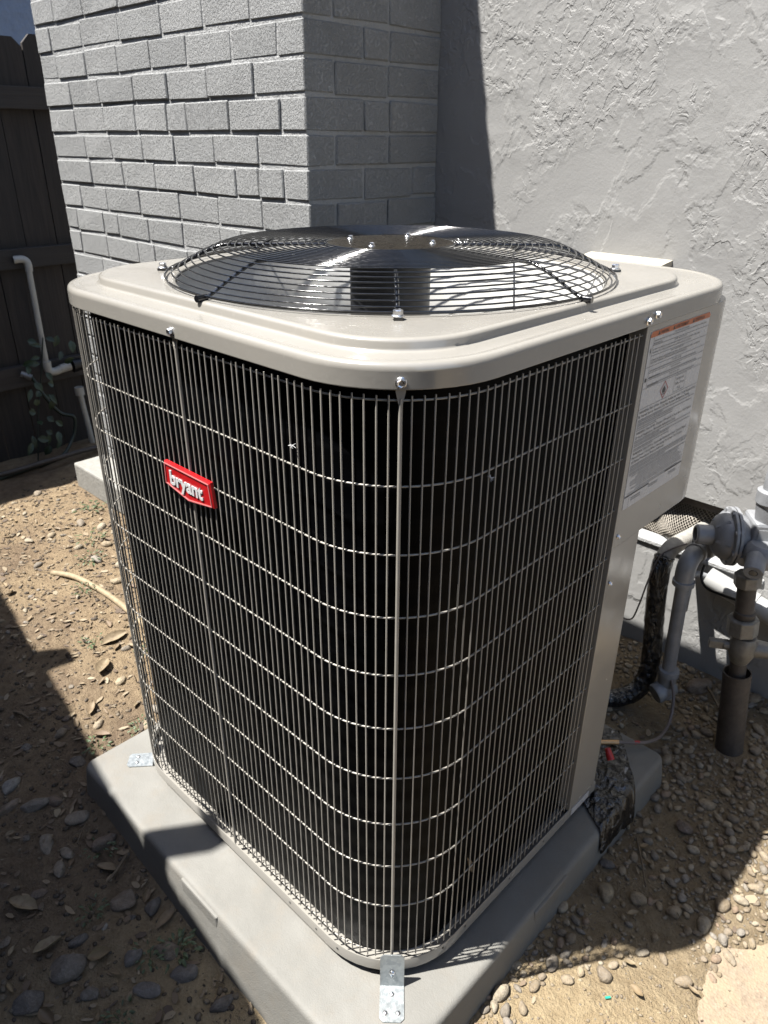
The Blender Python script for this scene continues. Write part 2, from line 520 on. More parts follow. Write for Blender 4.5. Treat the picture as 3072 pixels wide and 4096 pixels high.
# worn concrete path at the lower right
poly = [(x-.06, y) for y, x in EDGE if y > -1.0 and y < 1.05] + [(2.6, 1.0), (2.6, -.9)]
poly.reverse()
mb = MB()
mb.loft([[(x, y, -.20) for x, y in poly], [(x, y, -.1085) for x, y in poly]], False, True)
struct(mb.obj('concrete_path', 'path'))

# ------------------------------------------------------------------ house wall with vent opening
wall = thing('house_wall', 'light grey painted stucco house wall with rough trowelled texture', 'wall', (0, 1.37, -.1))
VX0, VX1, VZ0, VZ1 = -.36, .05, .268, .432
def gridwall(x0, x1, z0, z1, y):
    mb = MB(); mb.add([(x0, y, z0), (x1, y, z0), (x1, y, z1), (x0, y, z1)], [(0, 1, 2, 3)]); return mb
mb = MB(); Y = 1.37; T = .16
def panel(x0, x1, z0, z1):
    mb.add([(x0, Y, z0), (x1, Y, z0), (x1, Y, z1), (x0, Y, z1)], [(0, 1, 2, 3)])
panel(-2.595, VX0, -.3, 3.4); panel(VX1, 6, -.3, 3.4); panel(VX0, VX1, -.3, VZ0); panel(VX0, VX1, VZ1, 3.4)
yb = Y+T
mb.add([(-2.595, yb, -.3), (6, yb, -.3), (6, yb, 3.4), (-2.595, yb, 3.4), (-2.595, Y, 3.4), (6, Y, 3.4), (-2.595, Y, -.3)], [(3, 2, 1, 0), (3, 4, 5, 2), (6, 4, 3, 0)])
mb.obj('stucco_face', 'stucco', wall)
mb = MB(); e_ = .0
mb.add([(VX0, Y, VZ0), (VX1, Y, VZ0), (VX1, Y, VZ1), (VX0, Y, VZ1), (VX0, yb-.004, VZ0), (VX1, yb-.004, VZ0), (VX1, yb-.004, VZ1), (VX0, yb-.004, VZ1)],
       [(0, 4, 5, 1), (1, 5, 6, 2), (2, 6, 7, 3), (3, 7, 4, 0), (4, 7, 6, 5)])
mb.obj('vent_cavity', 'pipe_dark', wall)  # dark reveal stands in for the shade inside the opening
mb = MB(); mb.box((1.6, Y-.20, 3.45), (8.4, .62, .10)); mb.obj('added_eave', 'mortar', wall)  # unseen overhang added to keep sky light off the wall
mb = MB(); mb.box(((VX0+VX1)/2, Y+.02, VZ0-.004), (VX1-VX0+.02, .055, .014))
mb.obj('vent_sill', 'mortar', wall, bevel=.003)
mb = MB(); mb.box(((VX0+VX1)/2, Y+.035, VZ1-.012), (VX1-VX0-.002, .05, .024))
mb.obj('shaded_lintel', 'pipe_dark', wall)  # dark strip paints the shade under the top of the opening
mb = MB()      # bulging woven screen
def scr(u, v):
    x = VX0+.004+(VX1-VX0-.008)*u; z = VZ0+.006+(VZ1-VZ0-.010)*v
    b = math.exp(-((x+.175)/.075)**2-((v-.30)/.38)**2)*.055 + .006*math.sin(u*23)*math.sin(v*7)
    return Vector((x, Y+.052-b, z-.012*b/.05*v))
NU, NV = 42, 16
for k in range(-NV, NU, 1):
    for sgn in (1, -1):
        pts = []
        for j in range(NV+1):
            uu = (k+j)/NU if sgn == 1 else (k+NV-j)/NU
            if 0 <= uu <= 1: pts.append(scr(uu, j/NV))
        if len(pts) > 1: mb.tube(pts, .0009, 3, caps=False)
o = mb.obj('vent_screen', 'mesh_wire', wall); o['kind'] = 'stuff'

# ------------------------------------------------------------------ brick chimney
CX0, CX1, CY = -2.602, -1.1335, .855
ch = thing('brick_chimney', 'grey painted brick chimney projecting from the house wall', 'chimney', ((CX0+CX1)/2, CY, -.1))
mb = MB(); mb.box(((CX0+CX1)/2, (CY+1.375)/2, .80), (CX1-CX0-.0012, 1.375-CY-.0012, 1.90))
mb.obj('mortar_core', 'mortar', ch)
def brick(cx, cy, cz, dx, dy, dz, rnd):
    b = .0022+.0016*rnd.random()
    vs_ = []
    X, Yy, Z = dx/2, dy/2, dz/2
    jit = {}
    for sx in (-1, 1):
        for sy in (-1, 1):
            for sz in (-1, 1):
                j = Vector([(rnd.random()-.5)*k for k in (.005, .0025, .0045)])
                base = len(vs_)
                vs_.append(Vector((sx*X, sy*(Yy-b), sz*(Z-b)))+j)
                vs_.append(Vector((sx*(X-b), sy*Yy, sz*(Z-b)))+j)
                vs_.append(Vector((sx*(X-b), sy*(Yy-b), sz*Z))+j)
                jit[(sx, sy, sz)] = base
    F = []
    q = lambda a, k: jit[a]+k
    C = Vector((0, 0, 0))
    def face(idx):
        n = (vs_[idx[1]]-vs_[idx[0]]).cross(vs_[idx[2]]-vs_[idx[0]])
        mid = sum((vs_[i] for i in idx), Vector())/len(idx)
        F.append(tuple(idx) if n.dot(mid) > 0 else tuple(reversed(idx)))
    for s in (-1, 1):
        face([q((s, -1, -1), 0), q((s, 1, -1), 0), q((s, 1, 1), 0), q((s, -1, 1), 0)])
        face([q((-1, s, -1), 1), q((1, s, -1), 1), q((1, s, 1), 1), q((-1, s, 1), 1)])
        face([q((-1, -1, s), 2), q((1, -1, s), 2), q((1, 1, s), 2), q((-1, 1, s), 2)])
    for a in (-1, 1):
        for c in (-1, 1):
            face([q((a, c, -1), 0), q((a, c, 1), 0), q((a, c, 1), 1), q((a, c, -1), 1)])
            face([q((a, -1, c), 0), q((a, 1, c), 0), q((a, 1, c), 2), q((a, -1, c), 2)])
            face([q((-1, a, c), 1), q((1, a, c), 1), q((1, a, c), 2), q((-1, a, c), 2)])
            for d in (-1, 1):
                face([q((a, c, d), 0), q((a, c, d), 1), q((a, c, d), 2)])
    m = MB(); m.add([tuple(v) for v in vs_], F)
    link('brick', m.mesh('brick', 'brick'), ch, (cx, cy, cz))
rb = random.Random(21)
CH, JT = .0845, .0105
z0 = 1.2426 - 16*CH
for k in range(22):
    zc = z0 + k*CH + CH/2
    if zc > 1.79: break
    h = CH-JT+(rb.random()-.5)*.004
    out = .0024+rb.random()*.0030
    longc = k % 2 == 0
    cl, cdp = (.205, .098) if longc else (.098, .205)
    o1 = out + rb.random()*.002
    brick(CX1-cl/2+o1*.6, CY+cdp/2-o1*.5, zc, cl, cdp, h, rb)          # corner brick
    x = CX1-cl
    while x > CX0+.03:
        L = rb.choice((.20, .215, .23, .25, .11, .19, .21))
        if x-L < CX0+.07: L = x-CX0
        j = .0042
        o2 = max(.001, out+(rb.random()-.5)*.003)
        brick(x-L/2, CY+.04-o2, zc+(rb.random()-.5)*.003, L-j, .08, h+(rb.random()-.5)*.003, rb)
        x -= L
    y = CY+cdp
    while y < 1.36:
        L = rb.choice((.2, .205, .10, .195))
        if y+L > 1.33: L = 1.372-y
        o2 = max(.001, .0035+rb.random()*.004)
        brick(CX1-.04+o2, y+L/2, zc+(rb.random()-.5)*.003, .08, L-.0055, h+(rb.random()-.5)*.003, rb)
        y += L
mb = MB()          # tapering shoulder above, course by course
k = 0; zz = 1.752
while zz < 3.5:
    xr = -.9044-.515*SLX/SLY-.19*(zz-1.0726-.515/SLY)+(rb.random()-.5)*.006
    xr = min(xr, CX1-.004)
    xl = CX0+(CX1-xr)
    mb.box(((xl+xr)/2, (CY+1.37)/2+(rb.random()-.5)*.004, zz+CH/2), (xr-xl, 1.37-CY, CH-.001))
    zz += CH
mb.obj('shoulder', 'brick', ch)
# concrete footing block in front of the chimney
mb = MB(); mb.box((-1.86, .775, -.045), (1.54, .152, .118))
tag(mb.obj('concrete_footing', 'concrete', bevel=.008), 'rough pale concrete footing block at the foot of the brick chimney', 'footing')

# electrical box behind the unit
eb = thing('electrical_box', 'cream topped electrical box on the stucco wall behind the air conditioner', 'electrical box', (-.45, 1.33, .70))
mb = MB(); mb.box((-.455, 1.339, .86), (.225, .060, .335)); mb.obj('housing', 'box_grey', eb, bevel=.003)
mb = MB(); mb.loft([[(-.57, 1.304, 1.0285), (-.338, 1.304, 1.0285), (-.338, 1.371, 1.0285), (-.57, 1.371, 1.0285)],
                    [(-.57, 1.304, 1.035), (-.338, 1.304, 1.035), (-.338, 1.371, 1.043), (-.57, 1.371, 1.043)]], True, True)
mb.obj('rain_lid', 'box_cream', eb)

# ------------------------------------------------------------------ fences
def board(mbx, w, h, th, dog):
    a = dog
    return mbx
def fence_board(w, z0_, z1_, th, dog=.035):
    mbx = MB(); x = w/2
    poly = [(-x, z0_), (x, z0_), (x, z1_-dog), (x-dog, z1_), (-x+dog, z1_), (-x, z1_-dog)]
    mbx.loft([[(u, -th/2, v) for u, v in poly], [(u, th/2, v) for u, v in poly]], True, True)
    return mbx
rf = random.Random(5)
lf = thing('wooden_fence', 'dark stained dog-eared board fence with rails beside the chimney', 'fence', (-3.15, 0, -.1))
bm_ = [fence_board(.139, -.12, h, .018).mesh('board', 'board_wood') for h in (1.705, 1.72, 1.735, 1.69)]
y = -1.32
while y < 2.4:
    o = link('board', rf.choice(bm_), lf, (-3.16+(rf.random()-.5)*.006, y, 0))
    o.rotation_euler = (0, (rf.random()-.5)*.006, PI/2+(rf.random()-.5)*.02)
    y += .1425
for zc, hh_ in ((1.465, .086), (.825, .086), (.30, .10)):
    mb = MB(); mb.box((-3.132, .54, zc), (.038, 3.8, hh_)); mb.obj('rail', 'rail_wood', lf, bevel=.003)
# side fence behind the photographer, out of the picture, that shades the soil
p0 = Vector((-.8-SLX*1.9, -.065-SLY*1.9, 0)); dirf = Vector((.66, -.09, 0)).normalized()
sf = thing('wooden_fence', 'tall board fence running along the side yard opposite the house', 'fence', (-1.0, -.9, -.1))
bm2 = [fence_board(.139, -.2, h, .018, .012).mesh('board', 'board_wood_x') for h in (1.797, 1.802)]
ang = math.atan2(dirf.y, dirf.x)
s = -2.0
while s < 3.2:
    p = p0+dirf*s
    o = link('board', rf.choice(bm2), sf, (p.x, p.y, 0)); o.rotation_euler = (0, 0, ang)
    s += .1395
rz = Matrix.Rotation(ang, 3, 'Z')
nrm = Vector((-dirf.y, dirf.x, 0))
for zc in (.3, 1.0, 1.62):
    c = p0+dirf*.6-nrm*.03
    mb = MB(); mb.box((c.x, c.y, zc), (5.2, .038, .088), rz); mb.obj('rail', 'rail_wood_x', sf)
for px, wd, top in ((-.6165-SLX*1.885, .046, 2.275), (-1.459-SLX*2.097, .085, 2.0)):
    s = (px-p0.x)/dirf.x
    c = p0+dirf*s-nrm*.035
    mb = MB(); mb.box((c.x, c.y, (top-.2)/2), (wd, .09, top+.2), rz); mb.obj('post', 'rail_wood_x', sf)
# neighbour's wall beyond the fence
mb = MB(); mb.box((-4.9, 2.2, 1.6), (.2, 9, 4.2))
tag(mb.obj('neighbour_wall', 'pale'), 'shaded pale blue looking rendered wall beyond the board fence', 'wall')

mb = MB(); mb.box((-1.0, -3.0, 2.5), (12, .25, 5.4))  # unseen wall added to hold low sky light off the house
tag(mb.obj('sky_block_wall', 'box_grey'), 'tall unseen wall added beyond the side yard fence to block low sky', 'wall')

# ------------------------------------------------------------------ equipment pad
mb = MB()
prof = [(-.018, -.19), (-.005, -.075), (0, -.034), (.0008, -.029), (.003, -.0245), (.0065, -.0212), (.0115, -.0202), (.016, -.0200), (.06, -.0200)]
loops = [rrect(-.926+i, .0615-i, -.0985+i, .902-i, .026-min(i, .016)*.6, z, 8) for i, z in prof]
mb.loft(loops, False, True)
pad = thing('equipment_pad', 'thick sandy beige moulded pad under the air conditioner', 'pad', (-.44, .41, -.1))
mb.obj('slab', 'pad', pad, smooth=50)
mb = MB(); mb.box((-.432, -.0965, -.074), (.125, .010, .098)); mb.obj('side_lug', 'pad', pad, bevel=.004)
mb = MB(); mb.box((.0595, .393, -.074), (.010, .118, .098)); mb.obj('side_lug', 'pad', pad, bevel=.004)

# ------------------------------------------------------------------ air conditioner
AC = thing('air_conditioner', 'beige outdoor air conditioner unit with wire guard and top fan', 'air conditioner', (-.4445, .4445, -.02))
LW, LD, LR = .889, .954, .1637
FC = Vector((-.4430, .4452, 0)); HR = .372
def dense(P, m=12):
    out = []; n = len(P)
    for i in range(n):
        a, b = P[i], P[(i+1) % n]; out.append(a)
        if (i+1) % 13 == 0:          # straight side after each corner arc
            out += [a.lerp(b, k/m) for k in range(1, m)]
    return out
def lidloop(i, z): return dense(rrect(-LW+i, -i, i, LD-i, LR-i*.9, z, 12))
def panloop(i, z): return dense(rrect(-.846+i, -.043-i, .043+i, .846-i, .135-i*.9, z, 12))
def circ_like(ref, r, z):
    out = []
    for p in ref:
        d = Vector((p.x-FC.x, p.y-FC.y)); d.normalize()
        out.append(Vector((FC.x+d.x*r, FC.y+d.y*r, z)))
    return out
mb = MB()
ref = panloop(.03, 1.102)
loops = [lidloop(.010, 1.0585), lidloop(.0012, 1.0572), lidloop(.0003, 1.0574), lidloop(.0, 1.0579), lidloop(0, 1.0590), lidloop(0, 1.0780), lidloop(0, 1.0795), lidloop(.0009, 1.0833), lidloop(.0032, 1.0864),
         lidloop(.0065, 1.0879), lidloop(.0110, 1.0882), lidloop(.0150, 1.0876), lidloop(.0170, 1.0870), lidloop(.0200, 1.0870),
         panloop(-.012, 1.0874), panloop(-.002, 1.0876), panloop(0, 1.0877), panloop(.0022, 1.0880), panloop(.0036, 1.0890), panloop(.0044, 1.0910), panloop(.0052, 1.0975), panloop(.0064, 1.1000),
         panloop(.0088, 1.1016), panloop(.0125, 1.1022), panloop(.0150, 1.1022), panloop(.03, 1.1022)]
loops += [circ_like(ref, .378, 1.1020), circ_like(ref, HR, 1.1014), circ_like(ref, HR-.003, 1.0990), circ_like(ref, HR-.003, 1.0965)]
mb.loft(loops)
lid = mb.obj('lid', 'beige', AC, smooth=60)
mb = MB()
mb.lathe([(HR-.004, 1.097), (HR-.006, 1.085), (HR-.016, 1.055), (HR-.030, 1.015), (HR-.038, .97), (HR-.040, .90)], (FC.x, FC.y, 0), (0, 0, 1), 48, False, False)
mb.obj('fan_shroud', 'inner_beige', AC, smooth=60)
# fan
mb = MB(); mb.lathe([(.02, 1.140), (.066, 1.138), (.0715, 1.132), (.0715, .95), (.06, .94)], (FC.x, FC.y, 0), (0, 0, 1), 40)
motor = mb.obj('fan_motor', 'motor_black', AC, smooth=40)
mb = MB(); mb.lathe([(.078, .93), (.078, .90)], (FC.x, FC.y, 0), (0, 0, 1), 32); fanhub = mb.obj('fan_hub', 'motor_black', AC, smooth=40)
for k in range(3):
    a0 = math.radians(150+120*k); mb = MB(); V = []; n = 10
    for i in range(n+1):
        u = i/n; r = .075+.245*u; wd = (.5-.08*u)
        for j in range(7):
            v = j/6-.5
            a = a0+v*1.15*(1-.25*u)+.25*u
            V.append((FC.x+r*math.cos(a), FC.y+r*math.sin(a), .958-v*.085*(1-.2*u)-.015*u))
    mb.add(V, [(i*7+j, i*7+j+1, (i+1)*7+j+1, (i+1)*7+j) for i in range(n) for j in range(6)])
    o = mb.obj('fan_blade', 'alu_blade', AC, smooth=180)
    sm = o.modifiers.new('thick', 'SOLIDIFY'); sm.thickness = .002
# grille
def gzr(r):
    if r < .292: return 1.1510-.0012*(max(0, r-.10)/.192)**2
    u = (r-.292)/.094
    return 1.1498-.0435*u**1.22
rings = [.114+.0118*i for i in range(15)]
r = rings[-1]
while r < .378:
    d = 1e-4; sl = (gzr(r+d)-gzr(r))/d
    r += .0128/math.sqrt(1+sl*sl); rings.append(r)
mb = MB(); RW = .0013
def ring(mbx, r, z, rr=RW, n=72, dz=0):
    mbx.tube([(FC.x+r*math.cos(2*PI*i/n), FC.y+r*math.sin(2*PI*i/n), z) for i in range(n)], rr, 6, closed=True)
ring(mb, .386, 1.1085)
gr = mb.obj('fan_grille', 'black_wire', AC, smooth=180)
for r in rings:
    mb = MB(); ring(mb, r, gzr(r)); mb.obj('ring', 'black_wire', gr, smooth=180)
for k in range(8):
    a = k*PI/4
    d = Vector((math.cos(a), math.sin(a), 0))
    corner = k % 2 == 1
    pts = [FC+d*rr+Vector((0, 0, gzr(rr)-.0042)) for rr in [.09+.02*i for i in range(15)]]
    pts += [FC+d*.380+Vector((0, 0, gzr(.380)-.003)), FC+d*.388+Vector((0, 0, 1.1055))]
    if corner: pts += [FC+d*.405+Vector((0, 0, 1.1042))]
    mb = MB(); mb.tube(pts, [.0028]*(len(pts)-1)+[.0035], 8)
    if not corner:
        e = pts[-1]; side = Vector((-d.y, d.x, 0))
        mb.cyl(e-side*.002-d*.006, e+d*.012, .0052, n=12)
    mb.obj('spoke', 'black_wire', gr, smooth=50)
mb = MB(); mb.lathe([(.10, 1.1480), (.110, 1.1490), (.110, 1.1505), (.104, 1.1516), (.03, 1.1520)], (FC.x, FC.y, 0), (0, 0, 1), 48)
hub = mb.obj('hub_plate', 'hub_dust', gr, smooth=40)
def hexbolt(base, axis, R_=.0085, rh=.0062, hh_=.0058):
    mbx = MB(); ax = Vector(axis).normalized(); b = Vector(base)
    mbx.lathe([(R_, 0), (R_, .0012), (R_*.82, .0024)], b, ax, 20)
    u = ax.orthogonal().normalized(); w_ = ax.cross(u)
    def hl(r, h): return [b+ax*h+r*(math.cos(PI/3*k)*u+math.sin(PI/3*k)*w_) for k in range(6)]
    mbx.loft([hl(rh, .0015), hl(rh, hh_), hl(rh*.86, hh_+.0012)], False, False)
    mbx.loft([hl(rh*.86, hh_+.0012), hl(rh*.55, hh_+.0004)], False, True)
    return mbx
for k in range(4):
    a = PI/4+k*PI/2
    b = FC+Vector((math.cos(a), math.sin(a), 0))*.400
    hexbolt((b.x, b.y, 1.1062), (0, 0, 1), .0088, .0066, .0075).obj('bolt', 'zinc', gr, smooth=25)
    mb = MB(); mb.box((b.x, b.y, 1.1042), (.018, .012, .0035), Matrix.Rotation(a, 3, 'Z')); mb.obj('bolt_tab', 'black_wire', gr)
for k in range(4):
    a = .35+k*PI/2
    b = FC+Vector((math.cos(a), math.sin(a), 0))*.078
    hexbolt((b.x, b.y, 1.1515), (0, 0, 1), .006, .0045, .005).obj('hub_bolt', 'zinc', hub, smooth=25)

# base pan: the rear right corner is cut away for the valves
def body_outline():
    p = []
    for cx, cy, a0 in ((-.7240, .1650, PI), (-.1650, .1650, -PI/2)):
        for i in range(13):
            a = a0+PI/2*i/12; p.append(Vector((cx+.1628*math.cos(a), cy+.1628*math.sin(a))))
    return p+[Vector(q) for q in ((-.0022, .664), (-.13, .690), (-.22, .90), (-.30, .9518), (-.8868, .9518))]
BODY = body_outline()
def inset_poly(P, d):
    n = len(P); out = []
    for i in range(n):
        a, b, c = P[i-1], P[i], P[(i+1) % n]
        e1 = (b-a).normalized(); e2 = (c-b).normalized()
        n1 = Vector((-e1.y, e1.x)); n2 = Vector((-e2.y, e2.x)); m = (n1+n2).normalized()
        out.append(b+m*(d/max(.5, m.dot(n1))))
    return out
mb = MB()
def bl(i, z): return [Vector((p.x, p.y, z)) for p in inset_poly(BODY, i)]
mb.loft([bl(.004, 0.0), bl(0, .0), bl(0, .0245), bl(.0006, .0262), bl(.0020, .0262), bl(.0024, .0245), bl(.0030, .007), bl(.045, .006), bl(.055, .0065), bl(.09, .0065)], True, True)
pan = mb.obj('base_pan', 'beige', AC, smooth=35)
for k, (x, y) in enumerate(((-.16, .12), (-.72, .12), (-.16, .83), (-.72, .83))):
    mb = MB(); mb.lathe([(.03, -.0205), (.033, .001)], (x, y, 0), (0, 0, 1), 16); mb.obj('foot', 'black_plastic', AC)

# wire guard outline
def gpath(s, inset):
    rr = .165-inset; q = rr*PI/4; c1 = Vector((-.165, .165)); c2 = Vector((-.724, .165))
    k = (.165*PI/4)/q    # keep the spacing of the nominal outline on the arcs
    Q = .165*PI/4
    if s >= 0:
        if s <= Q: a = -PI/4+s/.165; return c1+rr*Vector((math.cos(a), math.sin(a))), a
        return Vector((-inset, .165+s-Q)), 0.0
    s = -s
    if s <= Q: a = -PI/4-s/.165; return c1+rr*Vector((math.cos(a), math.sin(a))), a
    s -= Q
    if s <= .559: return Vector((-.165-s, inset)), -PI/2
    s -= .559
    if s <= 2*Q: a = -PI/2-s/.165; return c2+rr*Vector((math.cos(a), math.sin(a))), a
    s -= 2*Q
    return Vector((-.889+inset, .165+s)), -PI
Q = .165*PI/4
S_MID = -(Q+.2795); S_LC = -(2*Q+.559)-.0; S_END = .549-.165+Q
S_L = -(3*Q+.559+.62)
def rail_pts(z, inset=.0072, s0=S_L, s1=S_END-.001):
    pts = []; s = s0
    while s < s1:
        p, a = gpath(s, inset); pts.append((p.x, p.y, z))
        s += .012 if (-Q-.01 < s < Q+.01 or -(3*Q+.56)-.01 < s < -(Q+.559)+.01) else .05
    p, a = gpath(s1, inset); pts.append((p.x, p.y, z)); return pts
RAILZ = [1.0432, .9347, .8395, .7440, .6482, .5520, .4550, .3582, .2622, .1655, .0690]
mb = MB(); mb.tube(rail_pts(.0445), .0015, 6)
wg = mb.obj('wire_guard', 'wire_paint', AC, smooth=180)
for z in RAILZ[:-1]:
    mb = MB(); mb.tube(rail_pts(z), .00145, 6); mb.obj('rail', 'wire_paint', wg, smooth=180)
wires = []
for t0, t1 in ((1.0495, .036), (1.049, .039), (1.0502, .034)):
    mb = MB(); mb.cyl((0, 0, t1), (0, 0, t0), .0012, n=8); wires.append(mb.mesh('wire', 'wire_paint', 60))
st_ = (Q+.2795)/28
rw = random.Random(3)
k = -90
while True:
    s = k*st_
    if s > S_END-.008: break
    if s > S_L and k % 28 != 0 or k > 0:
        p, a = gpath(s, .0042)
        o = link('wire', rw.choice(wires), wg, (p.x+(rw.random()-.5)*.0007, p.y+(rw.random()-.5)*.0007, 0))
        o.rotation_euler = ((rw.random()-.5)*.0022, (rw.random()-.5)*.0022, 0)
    k += 1
for s in (0.0, -28*st_, -56*st_):
    p, a = gpath(s, .0040); d = Vector((math.cos(a), math.sin(a), 0)); sd_ = Vector((-d.y, d.x, 0))
    mb = MB(); mb.cyl((p.x, p.y, .03), (p.x, p.y, 1.046), .0026, n=10)
    c = Vector((p.x, p.y, 0))+d*.0006
    mb.loft([[c-sd_*.0026+Vector((0, 0, 1.040))-d*.001, c+sd_*.0026+Vector((0, 0, 1.040))-d*.001, c+sd_*.0026+Vector((0, 0, 1.040))+d*.0012, c-sd_*.0026+Vector((0, 0, 1.040))+d*.0012],
             [c-sd_*.0058+Vector((0, 0, 1.0545))-d*.001, c+sd_*.0058+Vector((0, 0, 1.0545))-d*.001, c+sd_*.0058+Vector((0, 0, 1.0545))+d*.0006, c-sd_*.0058+Vector((0, 0, 1.0545))+d*.0006],
             [c-sd_*.006+Vector((0, 0, 1.066))-d*.001, c+sd_*.006+Vector((0, 0, 1.066))-d*.001, c+sd_*.006+Vector((0, 0, 1.066))+d*.0004, c-sd_*.006+Vector((0, 0, 1.066))+d*.0004]], True, True)
    mb.obj('corner_post' if s != -28*st_ else 'guard_post', 'wire_paint', AC, smooth=40)
    e, a = gpath(s, 0.0); d = Vector((math.cos(a), math.sin(a), 0))
    hexbolt((e.x, e.y, 1.0662), d, .0068, .0053, .0045).obj('screw', 'zinc', AC, smooth=25)
for y, z in ((.5455, 1.0665), (.5725, 1.0725)):
    hexbolt((0, y, z), (1, 0, 0), .0068, .0053, .0045).obj('screw', 'zinc', AC, smooth=25)
for y, z in ((.5652, .6892), (.5634, .5936)):
    hexbolt((-.0012, y, z), (1, 0, 0), .0045, .0036, .003).obj('screw', 'zinc', AC, smooth=25)

# coil
mb = MB()
cl_ = bl
mb.loft([cl_(.030, .0075), cl_(.027, .014), cl_(.027, 1.058), cl_(.052, 1.059), cl_(.052, .012)], False, False)
mb.obj('coil', 'coil', AC, smooth=35)
# control cover and corner panel
def arc(cx, cy, r, a0, a1, n):
    return [(cx+r*math.cos(a0+(a1-a0)*i/n), cy+r*math.sin(a0+(a1-a0)*i/n)) for i in range(n+1)]
poly = [(-.0015, .557)] + arc(-.1255, .826, .124, 0, PI/2, 10) + [(-.32, .950), (-.32, .90), (-.08, .70), (-.08, .557)]
mb = MB(); mb.prism(poly, .667, 1.0575); cover = mb.obj('control_cover', 'panel_beige', AC, smooth=35, bevel=.0015)
mb = MB(); mb.prism([(-.0025, .557), (-.0025, .655), (-.010, .664), (-.10, .664), (-.10, .557)], .0265, .667)
mb.obj('corner_panel', 'panel_beige', AC, bevel=.0015)
mb = MB(); mb.prism([(-.0005, .5485), (-.0005, .5565), (-.03, .5565), (-.03, .5485)], .0265, 1.0570); mb.obj('guard_channel', 'panel_beige', AC, bevel=.001)
mb = MB(); mb.prism([(-.14, .664), (-.11, .70), (-.16, .93), (-.36, .94), (-.36, .664)], .024, .667); mb.obj('valve_panel', 'panel_beige', AC)
mb = MB(); mb.prism([(-.003, .560), (-.0015, .560), (-.0015, .628), (-.003, .628)], .0035, .0235)
for v in range(1): pass
mb2 = MB(); mb2.box((-.0012, .597, .0135), (.0012, .072, .017)); mb2.obj('base_sticker', 'label_white', AC)
for s in (-.105, -.16, -.235, .10, .16, .30, .42):
    p, a = gpath(s, .0020); d = Vector((math.cos(a), math.sin(a), 0)); b = Vector((p.x, p.y, .014+.003*((s*37) % 1)))
    mb = MB(); mb.lathe([(.0022, -.0005), (.0022, .0004)], b, d, 12); mb.obj('rim_hole', 'black_plastic', AC)

# warning label
LB = thing('tmp', 'x', 'x') if False else None
xl = .0004
mb = MB()
pl = [(p.y, p.z) for p in [Vector((0, q.x, q.y)) for q in rrect(.565, .787, .739, 1.0465, .004, 0, 4)]]
mb.loft([[(-.0018, y, z) for y, z in pl], [(-.0008, y, z) for y, z in pl]], False, True)
label = mb.obj('warning_label', 'label_white', AC)
xs_ = -.0004
def LT(body, y0_, y1_, z, h, mat='label_ink', bold=0):
    text_mesh(body, mat, y1_-y0_, h, (xs_, y0_, z), (0, 1, 0), (0, 0, 1), label, 'lettering', 0, bold)
mb = MB()
pl = [(.565, 1.0372), (.787, 1.0372), (.787, 1.0425), (.783, 1.0465), (.569, 1.0465), (.565, 1.0425)]
mb.add([(xs_-.0002, y, z) for y, z in pl], [tuple(range(6))]); mb.obj('orange_band', 'label_orange', label)
tri = MB()
for y in (.593, .646, .719):
    tri.add([(xs_, y-.0042, 1.0384), (xs_, y+.0042, 1.0384), (xs_, y, 1.0454)], [(0, 1, 2)])
tri.obj('warning_triangles', 'label_ink', label)
LT('WARNING', .599, .627, 1.0389, .0054, bold=.01); LT('AVERTISSEMENT', .652, .700, 1.0389, .0054, bold=.01); LT('ADVERTENCIA', .725, .763, 1.0389, .0054, bold=.01)
LT('ELECTRICAL SHOCK HAZARD', .652, .705, 1.0330, .0026)
LT('WARNING: RISK OF ELECTRIC SHOCK. CAN CAUSE INJURY OR DEATH: DISCONNECT ALL REMOTE ELECTRIC POWER SUPPLIES', .580, .776, 1.0286, .0030)
LT('BEFORE SERVICING.', .580, .610, 1.0246, .0028)
LT("RISQUE D'ÉLECTROCUTION", .655, .702, 1.0196, .0027)
LT('ATTENTION: RISQUE DE DÉCHARGE ÉLECTRIQUE POUVANT CAUSER DES BLESSURES', .580, .755, 1.0148, .0032)
LT("DÉCONNECTER TOUTES LES ALIMENTATIONS ÉLECTRIQUES AVANT L'ENTRETIEN.", .580, .722, 1.0100, .0032)
LT('RIESGO DE DESCARGA ELÉCTRICA', .649, .698, 1.0033, .0027)
LT('ATENCIÓN: RIESGO DE DESCARGA ELÉCTRICA. PUEDE CAUSAR LESIONES O LA MUERTE.', .580, .762, .9980, .0032)
LT('DESCONECTE TODAS LAS ALIMENTACIONES ANTES DE DAR MANTENIMIENTO.', .580, .712, .9938, .0030)
LT('EXPLOSION HAZARD', .661, .694, .9852, .0026); LT("RISQUE D'EXPLOSION", .659, .696, .9733, .0026); LT('RIESGO DE EXPLOSIÓN', .659, .696, .9618, .0026)
LT('Refrigerant', .6925, .7225, .9430, .0058, 'label_grey_ink'); LT('Safety Group', .6905, .7245, .9346, .0058, 'label_grey_ink'); LT('A2L', .701, .7145, .9266, .0050, 'label_grey_ink')
LT('WARNING: Risk Of Fire. Flammable Refrigerant Used. To Be Repaired Only', .568, .783, .9112, .0058)
LT('By Trained Service Personnel. Do Not Puncture Refrigerant Tubing.', .568, .760, .9040, .0058)
LT('WARNING: Risk Of Fire. Dispose Of Properly In Accordance With Federal', .569, .780, .8745, .0058)
LT('Or Local Regulations. Flammable Refrigerant Used.', .569, .718, .8670, .0058)
LT('WARNING: Risk Of Fire. Flammable Refrigerant Used. Consult Repair', .569, .776, .8384, .0058)
LT("Manual/Owner's Guide Before Attempting To Service This Product.", .569, .762, .8310, .0058)
LT('All Safety Precautions Must be Followed.', .569, .690, .8236, .0058)
mb = MB()          # rules
